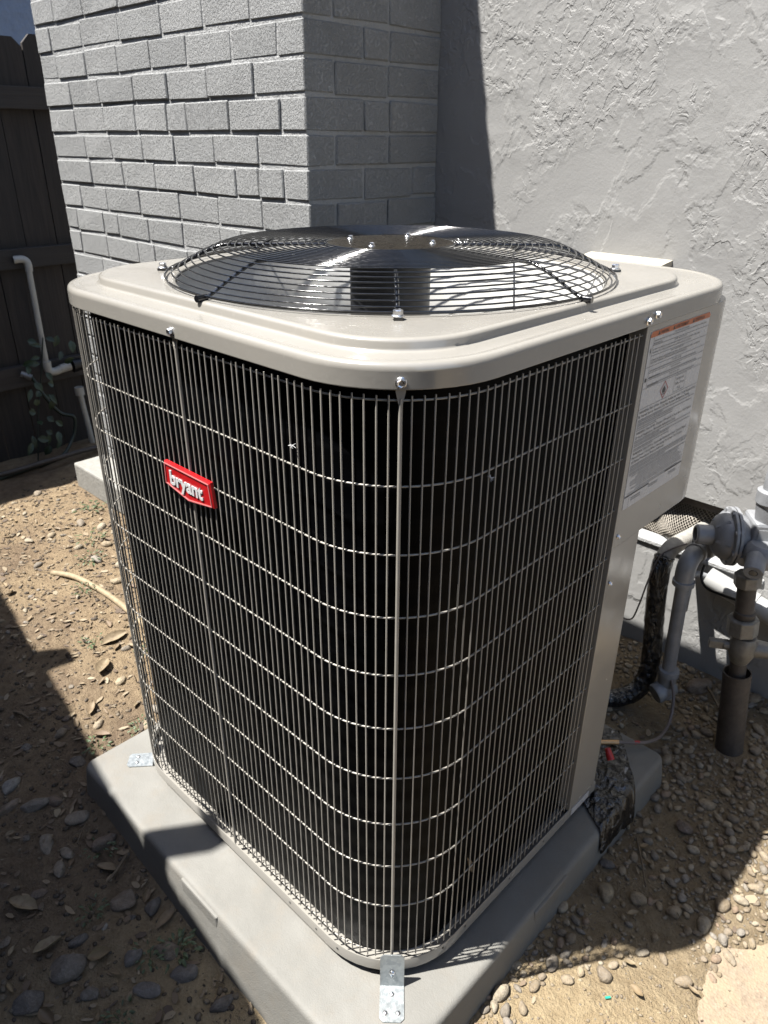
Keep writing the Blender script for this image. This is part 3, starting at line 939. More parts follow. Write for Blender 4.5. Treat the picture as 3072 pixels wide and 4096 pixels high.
def rule(y0_, y1_, z, h=.0005): mb.add([(xs_, y0_, z), (xs_, y1_, z), (xs_, y1_, z+h), (xs_, y0_, z+h)], [(0, 1, 2, 3)])
for z, y0_ in ((1.0232, .577), (1.0066, .577), (.9896, .565), (.9785, .578), (.9668, .578), (.9545, .565), (.9205, .565)): rule(y0_, .787, z)
rule(.5772, .5777, .9545, .083)
for a, b_, z, h in ((.566, .655, .7618, .0026), (.716, .787, .7660, .0026)): rule(a, b_, z, h)
rule(.583, .5834, .739, .022)
def rect(y0_, y1_, z0_, z1_, w_=.0005):
    rule(y0_, y1_, z0_, w_); rule(y0_, y1_, z1_, w_); rule(y0_, y0_+w_, z0_, z1_-z0_); rule(y1_, y1_+w_, z0_, z1_-z0_)
rect(.6865, .7285, .9240, .9525)
mb.obj('rules', 'label_ink', label)
mb = MB(); rp = random.Random(9)      # illegible fine print lines
def fine_line(y0_, y1_, z, h):
    y = y0_
    while y < y1_:
        L = min(.0015+rp.random()*.0045, y1_-y)
        mb.add([(xs_, y, z), (xs_, y+L, z), (xs_, y+L, z+h), (xs_, y, z+h)], [(0, 1, 2, 3)])
        y += L+.0009
for z, e in ((.9812, .755), (.9690, .760), (.9655+.0045, .62), (.9572, .757), (.9560, .62)): fine_line(.581, e, z, .0016)
for z, e in ((.9003, .783), (.8975, .66), (.8938, .775), (.8908, .70), (.8868, .70), (.8830, .64), (.8642, .783), (.8612, .66), (.8575, .783), (.8545, .70), (.8500, .70), (.8470, .64),
             (.8196, .787), (.8166, .787), (.8130, .785), (.8100, .70), (.8060, .787), (.8030, .76)): fine_line(.568, e, z, .0015)
for z in (.7992, .7960, .7925, .7890, .7855, .7815, .7780, .7745, .7700, .7665): fine_line(.575+rp.random()*.03, .755+rp.random()*.03, z, .0013)
fine_line(.590, .625, .7545, .0018); fine_line(.590, .625, .7505, .0018); fine_line(.655, .69, .7585, .0016); fine_line(.655, .69, .7550, .0016); fine_line(.735, .765, .7590, .0016); fine_line(.735, .765, .7555, .0016)
mb.obj('fine_print', 'label_grey_ink', label)
mb = MB()       # hazard diamond
c = Vector((xs_, .6481, .9377)); a, b_ = .0152, .0158
out_ = [c+Vector((0, a, 0)), c+Vector((0, 0, b_)), c+Vector((0, -a, 0)), c+Vector((0, 0, -b_))]
inn = [c+(p-c)*.86 for p in out_]
mb.add(out_+inn, [(i, (i+1) % 4, 4+(i+1) % 4, 4+i) for i in range(4)]); mb.obj('hazard_diamond', 'label_red', label)
fl = [(-.0045, -.0055), (.0045, -.0055), (.0062, -.001), (.0048, .003), (.0040, .0008), (.0028, .0042), (.001, .0085), (.0002, .0045), (-.0015, .0062), (-.0028, .0022), (-.0042, .0036), (-.0062, -.001)]
mb = MB(); mb.add([c+Vector((0, u, v)) for u, v in fl], [tuple(range(len(fl)))])
mb.add([c+Vector((0, u, v)) for u, v in ((-.0055, -.0082), (.0055, -.0082), (.0055, -.0068), (-.0055, -.0068))], [(0, 1, 2, 3)])
mb.add([(xs_, .571+u, 1.014+v) for u, v in ((0, .006), (.0015, .006), (.0008, .0015), (.0022, .0015), (-.0004, -.007), (.0003, -.001), (-.0012, -.001))], [tuple(range(7))])
mb.add([(xs_, .571+.0028*math.cos(q)*(1+.35*(i % 2)), .969+.0032*math.sin(q)*(1+.35*(i % 2))) for i, q in enumerate([2*PI*k/12 for k in range(12)])], [tuple(range(12))])
mb.obj('hazard_symbols', 'label_ink', label)

# badge
def badge_poly(s):
    pts = [(-.5085, .8535), (-.3815, .8535), (-.3765, .8125), (-.4455, .8008), (-.5105, .8142)]
    cx, cz = -.4435, .829
    return [(cx+(x-cx)*(1-s*.06), cz+(z-cz)*(1-s*.15)) for x, z in pts]
def bprism(poly, y0_, y1_, name, mat, par):
    m = MB(); m.loft([[(x, y0_, z) for x, z in reversed(poly)], [(x, y1_, z) for x, z in reversed(poly)]], False, True); return m.obj(name, mat, par)
bz = [(x, z) for x, z in badge_poly(0)]
mb = MB(); mb.loft([[(x, .002, z) for x, z in bz], [(x, -.0030, z) for x, z in bz], [(x, -.0046, z) for x, z in badge_poly(.5)]], False, True)
badge = mb.obj('badge', 'red_plastic', AC)
mb = MB(); o_, i_ = badge_poly(.7), badge_poly(1.15)
n = 5; V = [(x, -.0047, z) for x, z in o_]+[(x, -.0060, z) for x, z in o_]+[(x, -.0060, z) for x, z in i_]+[(x, -.0047, z) for x, z in i_]
mb.add(V, [(g*n+k_, g*n+(k_+1) % n, (g+1)*n+(k_+1) % n, (g+1)*n+k_) for g in range(3) for k_ in range(n)])
mb.obj('badge_border', 'red_rim', badge)
text_mesh('bryant', 'white_plastic', .091, .0315, (-.4925, -.0047, .8105), (1, 0, 0), (0, 0, 1), badge, 'badge_lettering', .0016, .028)

# straps holding the unit down
def strap(c0, d, top, label_, feet, rot=0):
    """c0: point on rim face at bend, d: outward dir"""
    d = Vector((*d, 0)).normalized(); sd_ = Vector((-d.y, d.x, 0)); c = Vector(c0)
    t_ = thing('hold_down_strap', label_, 'strap', (c.x, c.y, -.02))
    hw, th, ln = .021, .0018, .062
    def sheet(pts2, frame_o, U, V_, N):
        m = MB(); A = [frame_o+U*u+V_*v for u, v in pts2]
        m.loft([[p for p in A], [p+N*th for p in A]], True, True); return m
    Z = Vector((0, 0, 1))
    k = .006
    if top is not None:
        H = top+.0195
        tilt = (Z*H - d*.0085).normalized(); Nn = sd_.cross(tilt)
        sheet([(-hw, 0), (hw, 0), (hw, H-k), (hw-k, H), (-hw+k, H), (-hw, H-k)], Vector((c.x, c.y, -.0192)), sd_, tilt, Nn).obj('upright', 'galv', t_)
        pp = Vector((c.x, c.y, -.0192))+tilt*(H*.46)+Nn*(th if Nn.dot(d) > 0 else 0)
        hexbolt(pp+d*.0006, d, .005, .0036, .0026).obj('screw', 'zinc', t_, smooth=25)
    sheet([(-hw, 0), (hw, 0), (hw, ln-k), (hw-k, ln), (-hw+k, ln), (-hw, ln-k)], Vector((c.x, c.y, -.0194)), sd_, d, Z).obj('foot_plate', 'galv', t_)
    for u, v in feet:
        p = Vector((c.x, c.y, -.0174))+sd_*u+d*v
        m = MB(); m.lathe([(.0042, 0), (.0040, .0004)], p, Z, 14); m.obj('screw_hole', 'pipe_dark', t_)
        m = MB(); m.lathe([(.0034, .0002), (.0032, .0018), (.0018, .0024)], p, Z, 10); m.obj('screw', 'zinc', t_, smooth=30)
    return t_
strap((-.0392, .0398, 0), (1, -1.08), .054, 'galvanised metal strap screwed to the pad at the nearest corner of the unit', ((0, .016), (-.011, .047), (.011, .047)))
strap((-.812, .030, 0), (-.66, -.75), .030, 'galvanised metal strap lying on the pad at the left corner of the unit', ((-.010, .040), (.008, .040)))

# ------------------------------------------------------------------ refrigerant line, pipes, regulator
ls = thing('refrigerant_line', 'thick insulated refrigerant line with glossy black wrap dropping from the wall vent', 'pipe', (-.12, 1.16, -.1))
path = smooth_path([(-.131, 1.43, .338), (-.132, 1.33, .348), (-.133, 1.24, .360), (-.1335, 1.185, .362), (-.134, 1.155, .345)], 6)
mb = MB(); mb.tube(path, .0225, 14); mb.obj('painted_sleeve', 'insul_grey', ls, smooth=180)
rl = random.Random(8)
path = smooth_path([(-.134, 1.160, .352), (-.133, 1.148, .31), (-.132, 1.15, .25), (-.125, 1.15, .17), (-.113, 1.145, .08), (-.108, 1.135, .0), (-.118, 1.115, -.05), (-.15, 1.08, -.075), (-.19, 1.04, -.078), (-.24, .99, -.07)], 8)
mb = MB(); mb.tube(path, [.0255*(1+.10*mnoise.noise((i*.55, 2, 3))) for i in range(len(path))], 14); mb.obj('black_wrap', 'tape', ls, smooth=180)
# black sheet of wrap lying over the pad edge
mb = MB(); fp = [(-.006, .625), (.0575, .578), (.069, .584), (.068, .735), (.050, .765), (.0, .812), (-.07, .886), (-.10, .872), (-.055, .76)]
import itertools
NUu, NVv = 44, 56
V = []
for i in range(NVv+1):
    v = i/NVv
    A = Vector((-.006, .628)).lerp(Vector((-.105, .865)), v)
    B = Vector((.074, .577)).lerp(Vector((.078, .72)), min(1, v*1.45)) if v < .69 else Vector((.078, .72)).lerp(Vector((-.06, .892)), (v-.69)/.31)
    for j in range(NUu+1):
        u = j/NUu; p = A.lerp(B, u)
        cr_ = .010*abs(mnoise.noise((p.x*55, p.y*34, 2)))+.016*max(0, mnoise.noise((p.x*22, p.y*17, 7)))+.004*abs(mnoise.noise((p.x*120, p.y*70, 4)))
        z = -.0165+cr_+.012*math.sin(min(1, v)*PI)
        if p.x > .052: z -= 14*(p.x-.052)**2*8
        V.append((p.x, p.y, z))
mb.add(V, [(i*(NUu+1)+j, i*(NUu+1)+j+1, (i+1)*(NUu+1)+j+1, (i+1)*(NUu+1)+j) for i in range(NVv) for j in range(NUu)])
o = mb.obj('wrap_sheet', 'wrap', smooth=180)
sm = o.modifiers.new('thick', 'SOLIDIFY'); sm.thickness = .003
tag(o, 'crumpled glossy black plastic wrap draped over the pad beside the unit', 'plastic wrap')
mb = MB(); mb.lathe([(.0065, 0), (.0085, .020), (.0085, .026), (.006, .026)], (-.015, .725, .075), (.6, -.25, -.75), 14)
tag(mb.obj('valve_cap', 'red_cap', smooth=30), 'small red cap poking out beside the lower corner panel', 'cap')

GY = 1.115
gp_ = thing('gas_pipe', 'grey gas pipe with elbow running down to a capped drip leg', 'pipe', (-.05, GY, -.1))
mb = MB(); mb.cyl((-.0475, GY, .025), (-.0590, GY, .335), .0172, n=20); mb.obj('downpipe', 'pipe_grey', gp_, smooth=40)
def band(mbx, p, ax, r0, r1, L):
    mbx.lathe([(r0, 0), (r1, .0018), (r1, L-.0018), (r0, L)], p, ax, 24)
ec = Vector((-.0600, GY+.030, .352)); path = [ec+Vector((0, -.030*math.cos(a_), .038*math.sin(a_))) for a_ in [PI/2*i/10 for i in range(11)]]
path = [Vector((-.0592, GY, .325))]+path+[Vector((-.060, GY+.048, .3905))]
mb = MB(); mb.tube(path, .0232, 20)
band(mb, (-.0588, GY, .317), (0, 0, 1), .0225, .0268, .016); band(mb, (-.060, GY+.040, .3895), (0, 1, .02), .0225, .0268, .014)
mb.obj('elbow', 'pipe_grey', gp_, smooth=40)
mb = MB(); mb.cyl((-.060, GY+.05, .391), (-.060, GY+.10, .394), .0172, n=18)
for k in range(3): mb.lathe([(.0168, 0), (.0190, .003), (.0168, .006)], (-.060, GY+.056+.007*k, .3915), (0, 1, .02), 18)
mb.obj('nipple', 'pipe_grey', gp_, smooth=40)
def hexring(cx, cy, cz, ax, r, L, n=6, rot=.3):
    ax = Vector(ax).normalized(); u = ax.orthogonal().normalized(); w_ = ax.cross(u); c = Vector((cx, cy, cz))
    return [[c+ax*h+rr*(math.cos(rot+2*PI*k/n)*u+math.sin(rot+2*PI*k/n)*w_) for k in range(n)] for rr, h in ((r*.9, 0), (r, .004), (r, L-.004), (r*.9, L))]
mb = MB(); mb.loft(hexring(-.058, GY+.074, .396, (.12, 1, .05), .0355, .044, 6), True, True); mb.obj('union_nut', 'pipe_grey', gp_)
mb = MB(); mb.lathe([(.0180, .062), (.0262, .060), (.0272, .052), (.0262, .040), (.0235, .036), (.0235, .010), (.0255, -.006), (.024, -.026), (.016, -.033)], (-.0468, GY, .0), (0, 0, 1), 24); mb.obj('tee', 'pipe_grey', gp_, smooth=35)
mb = MB(); mb.lathe([(.0235, -.026), (.0250, .004), (.0272, .008), (.0272, .026), (.0250, .030)], (-.0462, GY-.006, -.004), (-.46, -.82, -.33), 24); mb.obj('end_cap', 'pipe_grey', gp_, smooth=35)

# regulator
RX, RY, RZ = .006, 1.165, .462
ra = Vector((-.80, -.60, 0)).normalized(); rs = Vector((.60, -.80, 0))
rg = thing('gas_regulator', 'grey cast gas pressure regulator with round diaphragm casing above the riser', 'gas regulator', (RX, RY, .35))
C0 = Vector((RX, RY, RZ))
mb = MB(); mb.lathe([(.028, .040), (.036, .038), (.050, .028), (.057, .016), (.0585, .0075), (.0700, .0060), (.0712, .0045), (.0712, -.0010)], C0, ra, 40); mb.obj('casing_front', 'pipe_grey', rg, smooth=28)
for k in range(6):
    a_ = 2*PI*k/6+.5; u_ = math.cos(a_)*Vector((0, 0, 1))+math.sin(a_)*rs
    mb = MB(); mb.loft([[C0+ra*.008+u_*.055+rs*0+q*.003 for q in (rs.cross(u_)*0+ra.cross(u_), -ra.cross(u_))]+[C0+ra*.034+u_*.034-ra.cross(u_)*.003, C0+ra*.034+u_*.034+ra.cross(u_)*.003],
                        [C0+ra*.016+u_*.060+q*.003 for q in (ra.cross(u_), -ra.cross(u_))]+[C0+ra*.041+u_*.036-ra.cross(u_)*.003, C0+ra*.041+u_*.036+ra.cross(u_)*.003]], True, True)
    mb.obj('casing_rib', 'pipe_grey', rg)
mb = MB(); mb.lathe([(.0716, -.0035), (.0716, -.0100), (.0600, -.0115), (.0570, -.020), (.048, -.036), (.038, -.05)], C0, ra, 40); mb.obj('casing_back', 'pipe_grey', rg, smooth=28)
for k in range(8):
    a = 2*PI*k/8+.2
    u = Vector((0, 0, 1)); b = C0+.0655*(math.cos(a)*u+math.sin(a)*rs)
    mb = MB(); mb.cyl(b-ra*.012, b+ra*.009, .0055, n=6); mb.obj('flange_bolt', 'pipe_grey', rg)
mb = MB(); mb.lathe([(.024, .03), (.024, .075), (.021, .079), (.017, .079), (.017, .06)], C0, ra, 24); mb.obj('spring_stack', 'pipe_grey', rg, smooth=30)
mb = MB(); mb.cyl((-.056, 1.225, .398), (-.012, 1.215, .43), .026, n=16)
mb.obj('outlet_boss', 'pipe_grey', rg, smooth=30, bevel=.003)
B0 = C0-ra*.062+rs*.012+Vector((0, 0, .008))
mb = MB(); mb.box(B0+Vector((0, 0, .012)), (.060, .085, .085), Matrix.Rotation(math.atan2(ra.y, ra.x), 3, 'Z')); mb.obj('valve_body', 'pipe_grey', rg, bevel=.008)
mb = MB(); mb.box(B0+Vector((0, 0, .010))+rs*.0435, (.040, .0015, .058), Matrix.Rotation(math.atan2(ra.y, ra.x), 3, 'Z')); mb.obj('name_plate', 'box_grey', rg)
mb = MB(); pb = B0+rs*.03-ra*.035+Vector((0, 0, .028)); mb.lathe([(.013, 0), (.013, .022), (.0145, .026), (.009, .026), (.009, .01)], pb, rs, 18); mb.obj('test_port', 'pipe_grey', rg, smooth=30)
mb = MB(); pb = C0-ra*.032-Vector((0, 0, .022))+rs*.02; mb.cyl(pb, pb+rs*.048+ra*.012-Vector((0, 0, .010)), .0135, n=16); mb.obj('vent_stub', 'pipe_grey', rg, smooth=40)
RB = Vector((.093, 1.13, 0))
mb = MB(); mb.lathe([(.028, .425), (.038, .436), (.041, .452), (.038, .470), (.028, .482)], (RB.x-.002, RB.y+.014, 0), (0, 0, 1), 28); mb.obj('inlet_body', 'pipe_grey', rg, smooth=35)
mb = MB(); pb = Vector((.094, 1.10, .448)); dv = Vector((.25, -.90, -.36)).normalized(); mb.lathe([(.022, -.02), (.022, .026), (.020, .030), (.010, .030), (.009, .027)], pb, dv, 22); mb.obj('plug', 'pipe_grey', rg, smooth=30)
mb = MB(); mb.lathe([(.0085, .0272), (.008, .0305), (.004, .0310)], pb, dv, 14); mb.obj('plug_seal', 'brass_dull', rg, smooth=30)
mb = MB(); mb.cyl((.076, 1.185, .50), (.070, 1.178, .57), .0265, .0275, 22); mb.lathe([(.0275, .566), (.0310, .570), (.0310, .598), (.0225, .602)], (.070, 1.178, 0), (0, 0, 1), 22); mb.obj('outlet_bell', 'pipe_grey', rg, smooth=35)
mb = MB(); mb.tube(smooth_path([(.070, 1.178, .59), (.070, 1.179, .65), (.080, 1.182, .69), (.105, 1.185, .715), (.16, 1.19, .72)], 5), .0205, 18); mb.obj('outlet_pipe', 'pipe_grey', rg, smooth=60)

rp_ = thing('gas_riser', 'dark weathered gas riser with shut off valve rising from a buried sleeve', 'pipe', (.14, 1.12, -.1))
def RP(z): return Vector((.1395-.078*(z+.1)/.65, 1.125, z))
mb = MB(); mb.loft(hexring(*RP(.372), (RP(.42)-RP(.372)), .031, .034, 8, .2), True, True); mb.obj('collar', 'brass_dull', rp_, bevel=.002)
mb = MB(); mb.cyl(RP(.372), RP(.286), .0215, n=20); mb.lathe([(.0215, 0), (.0245, .004), (.0245, .02), (.0215, .022)], RP(.285), (0, 0, 1), 20); mb.obj('nipple', 'pipe_dark', rp_, smooth=40)
mb = MB(); mb.loft(hexring(*RP(.243), (RP(.30)-RP(.243)), .036, .046, 8, .25), True, True); mb.obj('union', 'brass_dull', rp_, bevel=.003)
mb = MB(); mb.lathe([(.020, 0), (.025, .012), (.0315, .030), (.0315, .062), (.026, .076)], RP(.165), (0, 0, 1), 24); mb.cyl(RP(.208)+Vector((.02, .01, 0)), RP(.208)+Vector((.058, .03, 0)), .024, .020, 18)
mb.obj('valve_body', 'brass_dull', rp_, smooth=35)
mb = MB(); mb.box(RP(.206)+Vector((-.048, -.026, 0)), (.036, .016, .022), Matrix.Rotation(.5, 3, 'Z')); mb.cyl(RP(.206)+Vector((-.036, -.018, 0)), RP(.206), .013, n=12); mb.obj('valve_key', 'brass_dull', rp_, bevel=.002)
mb = MB(); mb.cyl(RP(.175), RP(.05), .0195, n=18); mb.obj('riser_pipe', 'pipe_dark', rp_, smooth=40)
mb = MB(); n = 28
prof = [(.0335, -.16), (.0335, -.02), (.0325, .06), (.0335, .135)]
axis0 = RP(0); axd = (RP(.2)-RP(0)).normalized()
mb.lathe(prof+[(.0305, .135), (.0295, .05)], axis0, axd, n, False, False)
mb.obj('sleeve', 'pipe_dark', rp_, smooth=40)
# thin tube between pipe and riser
mb = MB(); mb.tube(smooth_path([(-.045, 1.20, .345), (-.042, 1.185, .318), (-.02, 1.17, .302), (.03, 1.15, .310), (.088, 1.128, .326)], 6), .0038, 8)
tag(mb.obj('sensing_tube', 'black_plastic', smooth=180), 'thin black tube looping from the grey pipe to the riser', 'tube')
# white drain pipe along the wall
wp = thing('drain_pipe', 'bright white plastic drain pipe sloping along the foot of the stucco wall', 'pipe', (.05, 1.335, .2))
mb = MB(); mb.tube([(-.072, 1.334, .240), (.03, 1.336, .216), (.11, 1.337, .197), (.45, 1.338, .118), (.9, 1.338, .02)], .0285, 20); mb.obj('barrel', 'pvc_bright', wp, smooth=40)
mb = MB(); mb.tube([(.022, 1.336, .2180), (.060, 1.3365, .2090)], .0315, 20); mb.obj('coupling', 'pvc_bright', wp, smooth=40)
mb = MB(); mb.tube(smooth_path([(-.072, 1.334, .240), (-.10, 1.30, .25), (-.09, 1.26, .215), (-.088, 1.255, .16)], 5), .0085, 10); mb.obj('stub', 'pipe_grey', wp, smooth=180)
# cable with copper end
cb = thing('ground_cable', 'thin brown grey cable with a copper end looping near the pad', 'cable', (0, .95, -.05))
mb = MB(); mb.tube(smooth_path([(-.030, 1.098, .045), (-.010, 1.085, .0), (.004, 1.05, -.045), (.015, .985, -.035), (.020, .925, -.012), (.005, .880, -.002), (-.030, .845, .0), (-.05, .826, .0)], 8), .0042, 8); mb.obj('cable', 'cable_grey', cb, smooth=180)
mb = MB(); mb.cyl((-.036, .839, .0), (-.075, .802, .0), .0058, n=12); mb.obj('copper_end', 'copper', cb, smooth=40)
mb = MB(); mb.cyl((-.008, .866, -.001), (.0, .875, -.001), .0050, n=12); mb.obj('red_band', 'red_cap', cb, smooth=40)
mb = MB(); mb.tube(smooth_path([(-.30, 1.20, .16), (-.24, 1.18, .115), (-.19, 1.155, .13), (-.165, 1.13, .20), (-.150, 1.125, .29), (-.135, 1.14, .365), (-.10, 1.20, .385)], 7), .0022, 6)
tag(mb.obj('thin_wire', 'cable_grey', smooth=180), 'thin wire hanging in a loop beside the black wrapped line', 'wire')

# plumbing on the far fence
pv = thing('irrigation_pipe', 'white plastic irrigation pipe with elbow on the dark fence', 'pipe', (-3.08, .85, -.1))
mb = MB(); mb.tube(smooth_path([(-3.10, .800, .825), (-3.09, .835, .825), (-3.085, .852, .808), (-3.085, .852, .772)], 5), .0165, 14); mb.obj('elbow', 'pvc_white', pv, smooth=60)
mb = MB(); mb.cyl((-3.085, .851, .775), (-3.085, .845, .335), .0135, n=14); mb.obj('barrel', 'pvc_white', pv, smooth=40)
mb = MB(); mb.tube(smooth_path([(-3.08, .847, .36), (-3.08, .848, .318), (-3.08, .875, .305), (-3.08, .915, .313)], 5), .019, 12); mb.cyl((-3.08, .905, .312), (-3.08, .955, .316), .021, n=14); mb.obj('tee', 'pvc_white', pv, smooth=50)
mb = MB(); mb.cyl((-3.08, .965, .316), (-3.08, 1.01, .318), .034, .030, 14); mb.obj('valve_head', 'black_plastic', pv, smooth=40)
mb = MB(); mb.cyl((-3.08, .978, .205), (-3.08, .979, .165), .022, n=14); mb.cyl((-3.08, .979, .17), (-3.08, .998, -.12), .0135, n=12); mb.obj('lower_pipe', 'pvc_white', pv, smooth=40)
hs = thing('garden_hose', 'dark green garden hose curling down the fence to the soil', 'hose', (-3.05, .85, -.1))
mb = MB(); mb.tube(smooth_path([(-3.10, .735, .315), (-3.07, .76, .30), (-3.05, .80, .19), (-3.04, .85, .11), (-3.03, .90, .085), (-3.03, .905, .04), (-3.02, .87, -.03), (-2.98, .78, -.085), (-2.95, .60, -.088), (-2.93, .40, -.088), (-3.0, .28, -.086)], 7), .0085, 8); mb.obj('tube', 'hose_green', hs, smooth=180)
mb = MB(); mb.cyl((-3.095, .725, .322), (-3.07, .760, .300), .014, n=12); mb.obj('coupling', 'alu_blade', hs, smooth=40)
mb = MB(); mb.tube(smooth_path([(-2.95, .98, -.075), (-2.92, .85, -.06), (-2.90, .70, -.055), (-2.93, .5, -.07), (-2.98, .35, -.08), (-3.05, .2, -.085)], 7), .012, 8)
tag(mb.obj('drip_tube', 'pipe_dark', smooth=180), 'dark drip tube lying on the shaded soil below the fence', 'tube')

# ------------------------------------------------------------------ leaves, vine, weeds
def leaf_quads(mb_, base, d, up_, L, W, bend):
    d = d.normalized(); sd_ = d.cross(up_)
    if sd_.length < 1e-4: sd_ = Vector((1, 0, 0))
    sd_.normalize(); n_ = sd_.cross(d); V = []
    prof = ((0, .12), (.25, .8), (.5, 1), (.75, .72), (1, .04))
    for t_, w_ in prof:
        c = base+d*(L*t_)+n_*(-bend*L*t_*t_)
        V += [c-sd_*(W*.5*w_)+n_*(.12*W*w_), c, c+sd_*(W*.5*w_)+n_*(.12*W*w_)]
    mb_.add(V, [(i*3+j, i*3+j+1, (i+1)*3+j+1, (i+1)*3+j) for i in range(4) for j in range(2)])
rv = random.Random(12)
vn = thing('vine', 'dark green leafy vine growing up the fence beside the white pipe', 'plant', (-3.06, .82, -.1))
mb = MB(); mb.tube(smooth_path([(-3.05, .70, -.1), (-3.05, .74, .1), (-3.06, .80, .3), (-3.05, .84, .48)], 6), .003, 6); mb.obj('stem', 'hose_green', vn)
mb = MB()
for i in range(34):
    t_ = rv.random()
    c = Vector((-3.03+rv.random()*.03, .70+.16*t_+(rv.random()-.5)*.22, -.02+.52*t_+(rv.random()-.5)*.08))
    leaf_quads(mb, c, Vector((rv.random()*.5, rv.random()-.5, rv.random()-.7)), Vector((1, 0, .4)), .03+.035*rv.random(), .018+.02*rv.random(), .3)
o = mb.obj('foliage', 'vine', vn)
mb = MB()
tuft = []
def weed(x, y, n, size, label_):
    t_ = thing('weed', label_, 'weed', (x, y, gz(x, y)), 'small weeds in the soil')
    m = MB()
    for i in range(n):
        a = rv.random()*2*PI; r = size*rv.random()**.6
        b = Vector((x+r*math.cos(a), y+r*math.sin(a), gz(x, y)+.004+rv.random()*size*.5))
        leaf_quads(m, b, Vector((math.cos(a), math.sin(a), .2+.6*rv.random())), Vector((0, 0, 1)), size*(.2+.25*rv.random()), size*(.10+.10*rv.random()), .5)
    m.obj('leaves', 'green', t_)
    m = MB()
    for i in range(4):
        a = rv.random()*2*PI
        m.tube([(x, y, gz(x, y)-.005), (x+.5*size*math.cos(a), y+.5*size*math.sin(a), gz(x, y)+size*.35)], .0010, 4)
    m.obj('stems', 'green', t_)
weed(-.44, -.155, 34, .040, 'bright green weed sprouting against the front side of the pad')
weed(-.46, -.205, 26, .032, 'low dark weed on the shaded soil just off the pad')
weed(-.165, -.125, 16, .018, 'tiny green weed at the bottom edge under the pad corner')
for x, y, s_ in ((-1.03, -.02, .035), (-1.02, .10, .03), (-1.45, .18, .035), (-1.75, .30, .04), (-1.95, .42, .05), (-2.35, .62, .06), (-2.1, .50, .05), (-1.30, .28, .03), (-.62, -.24, .03), (-.74, -.16, .03), (-.40, -.30, .03)):
    weed(x, y, 22, s_, 'small grey green weed scattered on the bare soil left of the unit')

# stick
mb = MB(); mb.tube(smooth_path([(-1.965, .283, gz(-1.96, .28)+.008), (-1.865, .3175, -.086), (-1.735, .339, -.086), (-1.62, .348, -.088), (-1.45, .345, -.09), (-1.3, .33, -.095)], 6), [.0105]*31, 9)
tag(mb.obj('pale_stick', 'stick_pale', smooth=180), 'pale curved dry stick lying on the sunlit soil behind the unit', 'stick')

# ------------------------------------------------------------------ stones
def stone_mesh(seed, sub, name, mat, flat=.6, cuts=0, rgh=0.0):
    import bmesh
    rr_ = random.Random(seed*13+1)
    bm = bmesh.new(); bmesh.ops.create_icosphere(bm, subdivisions=sub, radius=1)
    off = Vector((seed*7.3, seed*3.1, seed*1.7))
    planes = []
    for k in range(cuts):
        d = Vector((rr_.uniform(-1, 1), rr_.uniform(-1, 1), rr_.uniform(-.5, 1))).normalized(); planes.append((d, rr_.uniform(.58, .86)))
    wy = rr_.uniform(.62, .95)
    for v in bm.verts:
        n = v.co.normalized()
        k = 1+.18*mnoise.noise(n*1.1+off)+.07*mnoise.noise(n*2.6+off)
        p = n*k
        for d, o_ in planes:
            e = p.dot(d)-o_
            if e > 0: p = p-d*(e*.92)
        p = p*(1+rgh*mnoise.noise(p*5.5+off)+rgh*.6*mnoise.noise(p*11+off))
        v.co = Vector((p.x*1.12, p.y*wy, p.z*flat))
    me = bpy.data.meshes.new(name); bm.to_mesh(me); bm.free()
    me.materials.append(M[mat]); me.polygons.foreach_set('use_smooth', [True]*len(me.polygons))
    return me
peb = [stone_mesh(i+1, 2, 'pebble', 'pebble_stone', .55+.04*(i % 5), (0, 2, 4)[i % 3], .02) for i in range(15)]
rok = [stone_mesh(i+40, 3, 'rock', 'rock_stone', .55+.06*(i % 4), 3+i % 5, .045) for i in range(14)]
rs_ = random.Random(77)
placed = []
def free(x, y, r, tol=.80):
    for a, b, c in placed:
        if (a-x)**2+(b-y)**2 < (tol*(r+c))**2: return False
    return True
def in_pad(x, y, m=0.0): return -.930-m < x < .0655+m and -.102-m < y < .906+m
fwd = fw
def view(x, y, z=-.09):
    v = Vector((x, y, z))-CAM_POS
    zc = v.dot(fwd)
    return zc, (1536+F_PX*v.dot(ri2)/zc if zc > 0 else -9e9), (2048+F_PX*v.dot(dn2)/zc if zc > 0 else -9e9)
def in_view(x, y, m=40):
    zc, u, v = view(x, y); return zc > 0 and -m < u < 3072+m and -m < v < 4096+m
def put_stone(name, meshes, x, y, r, label_, cat, grp, sink=.25, tilt=.35):
    o = link(name, rs_.choice(meshes), None, (x, y, gz(x, y)+r*(.5-sink)))
    o.scale = (r*(.9+.35*rs_.random()), r, r*(.8+.4*rs_.random()))
    o.rotation_euler = ((rs_.random()-.5)*tilt, (rs_.random()-.5)*tilt, rs_.random()*2*PI)
    tag(o, label_, cat, grp); placed.append((x, y, r)); return o
PBL = 'small rounded river pebble in the gravel right of the pad'
def place_px(u, v, zg=-.098):
    d = (ri2*((u-1536)/F_PX)+dn2*((v-2048)/F_PX)+fw).normalized(); t_ = (zg-CAM_POS.z)/d.z
    return CAM_POS+d*t_
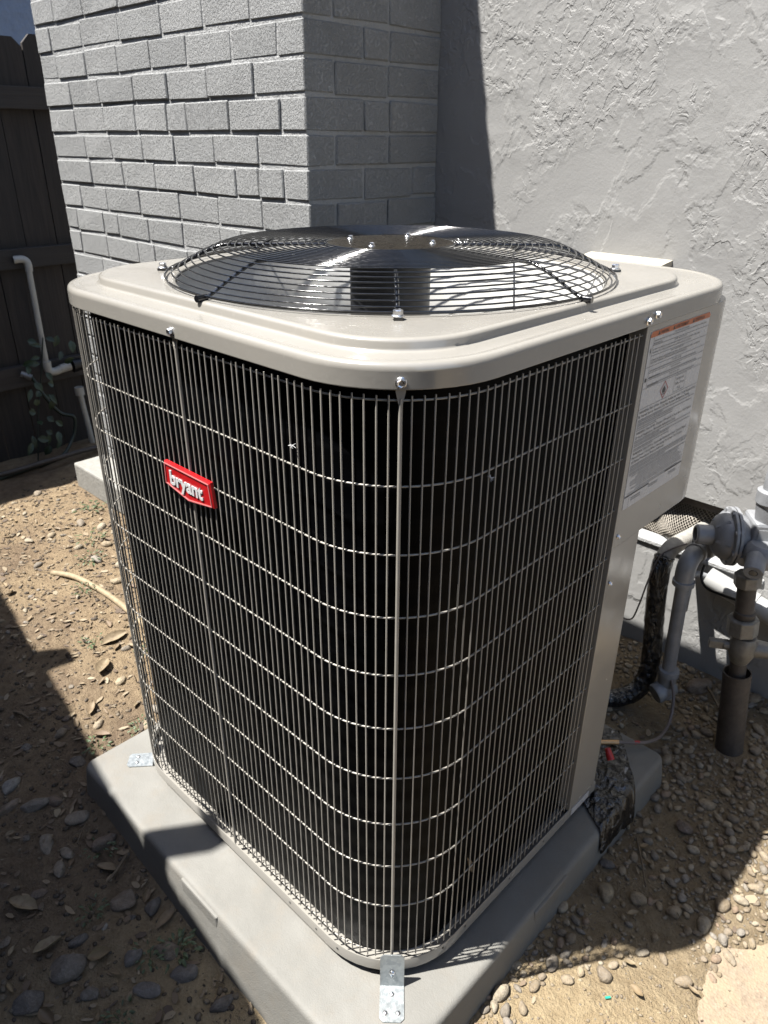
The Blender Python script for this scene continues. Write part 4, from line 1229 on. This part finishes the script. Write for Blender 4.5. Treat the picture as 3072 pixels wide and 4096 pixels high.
# a few stones that stand out, taken from the picture
big = [  # px, py, radius, kind, label
 (2890, 3800-470, .021, 'p', None)]
special = [
 ((2250, 3630), .017, 'rock', 'dark rounded rock touching the right side of the pad'),
 ((2420, 3575), .021, 'rock', 'flat brown rock among the gravel near the middle of the right side'),
 ((2700, 3650), .020, 'rock', 'long smooth brown stone in the shaded gravel beside the sunlit strip'),
 ((2885, 3625), .018, 'rock', 'grey brown egg shaped stone at the edge of the sunlit gravel'),
 ((2738, 3310), .020, 'rock', 'dark flat cobble in the shaded gravel right of the black wrap'),
 ((2430, 3455), .014, 'rock', 'blue grey round stone beside the pad edge'),
 ((2735, 3925), .016, 'rock', 'pale angular stone lying alone on the sunlit bare soil'),
 ((3020, 3560), .014, 'rock', 'pale grey oval stone in the bright gravel at the right edge'),
 ((2790, 2770), .033, 'rock', 'large dark cobble beside the grey gas pipe at the wall foot'),
 ((2960, 3610), .015, 'rock', 'orange tinted oval stone in the bright gravel strip'),
 ((2005, 3965), .020, 'rock', 'pale oval stone tucked against the pad near the bottom edge'),
 ((2265, 3925), .011, 'rock', 'small tan stone lying on sunlit soil just right of the pad'),
]
for (u, v), r, kd, lb in special:
    p = place_px(u, v)
    o = put_stone('rock', rok, p.x, p.y, r, lb, 'rock', None, .2)
    if kd == 'rock' and v > 3500: o.data = rs_.choice(peb)
cand = []
tries = 0
while len(cand) < 4000 and tries < 60000:
    tries += 1
    x = -.32+1.0*rs_.random(); y = .10+1.26*rs_.random()
    if in_pad(x, y, .004) or not in_view(x, y, 10): continue
    if path_d(x, y) > .01: continue
    if abs(x-.14) < .045 and abs(y-1.12) < .045: continue
    dens = .35+.9*mnoise.noise((x*7, y*7, 3.3))
    if y < .46 and x > .13: dens -= .55
    if y > .62: dens += .22
    if x > .25 and y > .55: dens += .55
    if x < .15 and y < .45: dens += .30
    if x < .0 and y < 1.15: dens -= .75
    if rs_.random() > dens: continue
    r = .0042+.0085*rs_.random()**1.6
    if rs_.random() < .05: r = .013+.006*rs_.random()
    if free(x, y, r):
        cand.append((x, y, r)); placed.append((x, y, r))
    if len(cand) > 900: break
for c in cand: placed.remove(c)
def shown(c):
    return c[2]/view(c[0], c[1])[0]
cand.sort(key=shown, reverse=True)
for x, y, r in cand[:292]:
    sunny = x > SLX*1.19 or y < .302+1.41*(x-.116)-.01
    lb, gp2 = (('pale rounded pebble in the sunlit soil and gravel at the lower right', 'sunlit pebbles at the lower right') if sunny else
               ('rounded pebble in the shaded gravel near the wall and gas pipes', 'shaded pebbles near the gas pipes') if y > .85 else
               ('rounded river pebble in the shaded gravel along the right side of the pad', 'shaded pebbles along the pad'))
    put_stone('pebble', peb, x, y, r, lb, 'pebble', gp2, .22)
import bmesh
def ico_data(sub):
    bm = bmesh.new(); bmesh.ops.create_icosphere(bm, subdivisions=sub, radius=1)
    V = [v.co.copy() for v in bm.verts]; F = [tuple(v.index for v in f.verts) for f in bm.faces]; bm.free(); return V, F
ICO = ico_data(1)
ICO0 = None
def grit(items, name, mat, label_, cat):
    V, F = [], []
    for x, y, r, sub in items:
        R_ = Matrix.Rotation(rs_.random()*2*PI, 3, 'Z') @ Matrix.Rotation((rs_.random()-.5)*.8, 3, 'X')
        sx, sy, sz = 1+.4*rs_.random(), .75+.3*rs_.random(), .45+.35*rs_.random()
        z = max(gz(x, y), -.1085 if path_d(x, y) > 0 else -9)+r*.22; o = len(V)
        for v in ICO[0]:
            k = r*(1+.25*(rs_.random()-.5))
            V.append(tuple(R_ @ Vector((v.x*sx*k, v.y*sy*k, v.z*sz*k))+Vector((x, y, z))))
        F += [tuple(i+o for i in f) for f in ICO[1]]
    me = bpy.data.meshes.new(name); me.from_pydata(V, [], F); me.update()
    me.materials.append(M[mat]); me.polygons.foreach_set('use_smooth', [True]*len(me.polygons))
    o = link(name, me); o['kind'] = 'stuff'; tag(o, label_, cat); return o
items = [(x, y, r, 1) for x, y, r in cand[292:]]
for i in range(5200):
    x = -.3+.95*rs_.random(); y = .10+1.26*rs_.random()
    if in_pad(x, y, .002) or not in_view(x, y, 10) or (path_d(x, y) > .0 and rs_.random() < .8): continue
    items.append((x, y, .0012+.0028*rs_.random()**2, 1))
grit(items, 'gravel', 'grit_tan', 'fine tan gravel between the pebbles right of the pad', 'gravel')
# left side rocks
lspecial = [
 ((415, 3370), .028, 'brown almond shaped rock close to the left edge of the pad'),
 ((310, 3275), .031, 'craggy pale grey rock on shaded soil near the pad corner'),
 ((485, 3585), .034, 'big smooth charcoal rock in the shaded soil left of the pad'),
 ((265, 3845), .040, 'long pale grey craggy rock near the lower left of the shaded soil'),
 ((660, 3765), .027, 'dark angular rock beside the weed at the front of the pad'),
 ((730, 3850), .030, 'brown pointed rock below the weed at the front of the pad'),
 ((580, 3925), .029, 'smooth round dark rock near the bottom of the shaded soil'),
 ((190, 3375), .026, 'flat dark slate coloured rock in the left shade'),
 ((140, 3235), .032, 'brown squarish rock in the left shade near the frame edge'),
 ((220, 3215), .026, 'pale oblong rock beside the brown squarish one in the shade'),
 ((240, 3475), .022, 'round brown stone half sunk in the shaded soil'),
 ((605, 3600), .026, 'reddish brown flat rock standing near the weed by the pad'),
 ((105, 3985), .034, 'dark leaf shaped slab of rock in the bottom left corner area'),
 ((350, 3940), .020, 'small grey stone near the bottom left'),
 ((620, 4075), .017, 'pale speckled pebble at the bottom edge of the shaded soil'),
 ((880, 3960), .026, 'flat brown stone partly buried under the pad side'),
 ((45, 3150), .030, 'flat grey rock at the left frame edge in the shade'),
 ((325, 2100), .034, 'rounded grey stone on the sunlit soil near the concrete footing'),
]
for (u, v), r, lb in lspecial:
    p = place_px(u, v, -.105)
    if in_pad(p.x, p.y, .012): p.y = -.118-r*.6
    put_stone('rock', rok, p.x, p.y, r*.80, lb, 'rock', None, .36)
cnt = 0; tries = 0
while cnt < 95 and tries < 9000:
    tries += 1
    x = -2.7+2.7*rs_.random(); y = -.50+1.25*rs_.random()
    if in_pad(x, y, .01) or not in_view(x, y, 20) or (y > .64 and x > -2.66): continue
    if y > .02 and rs_.random() < .45: continue
    r = .008+.016*rs_.random()**2
    if free(x, y, r, 1.0):
        lit = y > -.02
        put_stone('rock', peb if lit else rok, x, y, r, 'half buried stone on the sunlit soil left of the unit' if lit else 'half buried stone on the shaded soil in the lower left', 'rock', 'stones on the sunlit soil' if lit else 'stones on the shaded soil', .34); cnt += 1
items = []
for i in range(10000):
    x = -2.75+2.75*rs_.random(); y = -.52+1.35*rs_.random()
    if in_pad(x, y, .002) or not in_view(x, y, 20) or (y > .69 and x > -2.66): continue
    items.append((x, y, .0014+.0065*rs_.random()**3, 1))
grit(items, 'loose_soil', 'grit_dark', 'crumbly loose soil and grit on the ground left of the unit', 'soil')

V, F = [], []          # shredded bark, leaf crumbs
for i in range(4200):
    x = -2.7+3.1*rs_.random(); y = -.52+1.6*rs_.random()
    if in_pad(x, y, .004) or not in_view(x, y, 20) or (y > .66 and x < -.4): continue
    if x > .02 and rs_.random() < .75: continue
    L = .003+.011*rs_.random()**2; W = L*(.18+.5*rs_.random()); a = rs_.random()*2*PI; tl = (rs_.random()-.5)*.9; o = len(V)
    d = Vector((math.cos(a), math.sin(a), tl*.5)); sd_ = Vector((-math.sin(a), math.cos(a), (rs_.random()-.5)*.8)); c = Vector((x, y, gz(x, y)+.003+abs(tl)*L*.4))
    for u, v_, k in ((-1, -.6, 0), (.2, -1, 0), (1, -.2, 0), (.7, .8, 0), (-.3, 1, 0), (-1.05, .3, 0)):
        V.append(tuple(c+d*(L*u*(.8+.4*rs_.random()))+sd_*(W*v_)+Vector((0, 0, .0012*rs_.random()))))
    V += [tuple(Vector(q)-Vector((0, 0, .0011))) for q in V[o:o+6]]
    F += [tuple(range(o, o+6)), tuple(reversed(range(o+6, o+12)))]+[(o+k, o+6+k, o+6+(k+1) % 6, o+(k+1) % 6) for k in range(6)]
me = bpy.data.meshes.new('leaf_litter'); me.from_pydata(V, [], F); me.update()
t = NT('litter_bits'); rr2 = t.n('ShaderNodeNewGeometry').outputs['Random Per Island']
me.materials.append(t.set(t.ramp(rr2, [(0, (.10, .07, .05)), (.35, (.22, .155, .10)), (.7, (.34, .26, .165)), (1, (.44, .36, .25))]), .85))
o = link('leaf_litter', me); o['kind'] = 'stuff'; tag(o, 'crumbled dry leaf and bark litter strewn over the soil', 'leaf litter')
# dry leaves and twigs
def dryleaf_mesh(seed):
    r_ = random.Random(seed); mb_ = MB(); V = []; N = 7; L = 1; W = .34+.16*r_.random(); cu = .25+.5*r_.random(); tw = (r_.random()-.5)*1.4
    for i in range(N+1):
        t_ = i/N; w_ = W*math.sin(PI*min(1, t_*.97+.03))**.8*(1+.15*(r_.random()-.5))
        for j in (-1, -.5, 0, .5, 1):
            a = tw*(t_-.5); y = j*w_*.5; z = cu*(abs(j)**2)*w_*.6+.22*(t_-.5)**2*(1 if seed % 2 else 1.8)+.03*(r_.random()-.5)
            V.append(((t_-.5)*L, y*math.cos(a)-z*math.sin(a), y*math.sin(a)+z*math.cos(a)))
    mb_.add(V, [(i*5+j, i*5+j+1, (i+1)*5+j+1, (i+1)*5+j) for i in range(N) for j in range(4)])
    return mb_.mesh('dry_leaf', 'leaf', 180)
lms = [dryleaf_mesh(i) for i in range(7)]
def put_leaf(x, y, L, label_, grp='fallen leaves on the soil left of the unit', z=None):
    o = link('dry_leaf', rs_.choice(lms), None, (x, y, (gz(x, y)+.004) if z is None else z)); o.scale = (L, L, L)
    o.rotation_euler = ((rs_.random()-.5)*.7, (rs_.random()-.5)*.5, rs_.random()*2*PI)
    return tag(o, label_, 'leaf', grp)
for (u, v), L, lb in (((370, 2840), .05, 'orange tan dry leaf on the sunlit soil left of the pad'), ((305, 2900), .035, 'small rust coloured leaf on the sunlit soil'),
                      ((405, 2945), .045, 'pale yellow curled leaf near the pad corner on sunlit soil'), ((655, 3640), .055, 'grey brown pointed leaf lying by the weed at the pad side'),
                      ((425, 3465), .05, 'tan leaf lying on the shaded soil beside the smooth charcoal rock'), ((455, 2560), .09, 'long pale crinkled leaf on the sunlit soil behind the unit'),
                      ((415, 2680), .08, 'pale yellowish strip of dry leaf on the darker soil'), ((185, 3770), .055, 'ragged tan leaf in the left shade'),
                      ((90, 3610), .07, 'large torn brown leaf at the left shade'), ((395, 3795), .045, 'small brown folded leaf in the left shade'), ((175, 4030), .045, 'small tan leaf at the bottom left'), ((530, 2593), .05, 'bright yellow dry leaf close behind the guard')):
    p = place_px(u, v, -.10); put_leaf(p.x, p.y, L, lb, None)
cnt = 0
while cnt < 70:
    x = -2.6+2.5*rs_.random(); y = -.5+1.2*rs_.random()
    if in_pad(x, y, .02) or not in_view(x, y, 0) or (y > .62 and x > -2.66): continue
    lit = y > -.03
    put_leaf(x, y, .014+.024*rs_.random(), 'small curled dry leaf scrap on the sunlit soil behind the pad' if lit else 'small curled dry leaf scrap on the shaded soil in the lower left', 'leaf scraps on the sunlit soil' if lit else 'leaf scraps on the shaded soil'); cnt += 1
cnt = 0
while cnt < 14:
    x = .07+.5*rs_.random(); y = .12+1.1*rs_.random()
    if in_pad(x, y, .01) or not in_view(x, y, 0): continue
    put_leaf(x, y, .012+.018*rs_.random(), 'tiny dry leaf scrap among the gravel right of the pad', 'leaf scraps in the gravel', gz(x, y)+.010); cnt += 1
o = put_leaf(-.004, .215, .034, 'small brown leaf caught behind the wire guard near the bottom right', None, .15); o.rotation_euler = (.3, 1.2, .4); o.location.x = -.018
def twig(pts, r, label_, grp=None):
    m = MB(); P = smooth_path(pts, 4); m.tube(P, [r*(1-.4*i/len(P)) for i in range(len(P))], 6)
    return tag(m.obj('twig', 'twig', smooth=180), label_, 'twig', grp)
for (a, b, lb, r) in (((2545, 3355), (2580, 3560), 'straight brown twig lying upright in the gravel right of the pad', .0024), ((2790, 3310), (2815, 3395), 'short twig in the shaded gravel', .0018),
                   ((2620, 2935), (2720, 2940), 'thin pale twig lying behind the pad corner', .003), ((2465, 3520), (2470, 3585), 'thin grey stem in the gravel close to the pad', .0012),
                   ((2205, 3600), (2330, 3440), 'long pale twig along the foot of the pad', .0022), ((2810, 2760), (2880, 2870), 'pale forked twig between the two gas pipes', .0045),
                   ((505, 3415), (430, 3520), 'brown twig beside the pad on the shaded soil', .004), ((310, 3380), (350, 3300), 'thin twig leaning on the craggy pale rock', .002),
                   ((60, 2860), (120, 2885), 'short brown twig in the left shade', .005), ((2690, 3610), (2720, 3690), 'fine crossed stem in the gravel', .001)):
    p, q_ = place_px(*a), place_px(*b)
    mid = p.lerp(q_, .5)+Vector((rs_.uniform(-.004, .004), rs_.uniform(-.004, .004), .004))
    for P_ in (p, q_): P_.z = gz(P_.x, P_.y)+.012
    mid.z = gz(mid.x, mid.y)+.016
    twig([p, mid, q_], r, lb)
cnt = 0
while cnt < 40:
    x = -2.4+2.9*rs_.random(); y = -.45+1.5*rs_.random()
    if in_pad(x, y, .03) or not in_view(x, y, 0) or (y > .62 and x < -.3): continue
    a = rs_.random()*2*PI; L = .02+.04*rs_.random()
    q_ = Vector((x+L*math.cos(a), y+L*math.sin(a), 0))
    if in_pad(q_.x, q_.y, .01): continue
    twig([(x, y, gz(x, y)+.006), ((x+q_.x)/2, (y+q_.y)/2, gz(x, y)+.010), (q_.x, q_.y, gz(q_.x, q_.y)+.006)], .0006+.0010*rs_.random(), 'short thin twig fragment lying on the soil', 'twig fragments'); cnt += 1
mb = MB(); p = place_px(2430, 3998); mb.box((p.x, p.y, gz(p.x, p.y)+.004), (.010, .004, .003), Matrix.Rotation(.9, 3, 'Z'))
tag(mb.obj('plastic_scrap', plain('teal_plastic', (.02, .42, .32), .4)), 'tiny teal plastic scrap on the sunlit soil near the bottom', 'scrap')

# seed fluff caught on the guard
for (x, y, z, lb) in ((-.187, .0, .9665, 'white star shaped seed fluff caught on the front wires near the top'), (-.0, .166, .928, 'pale seed fluff caught on the right side wires')):
    m = MB(); r_ = random.Random(int(z*1000))
    for k in range(16):
        d = Vector((r_.uniform(-1, 1), r_.uniform(-1, .3) if x < -.1 else r_.uniform(-1, 1), r_.uniform(-1, 1))).normalized()
        m.tube([(x, y, z), Vector((x, y, z))+d*r_.uniform(.003, .0065)], [.0004, .0002], 4)
    tag(m.obj('seed_fluff', 'white_plastic'), lb, 'seed fluff')
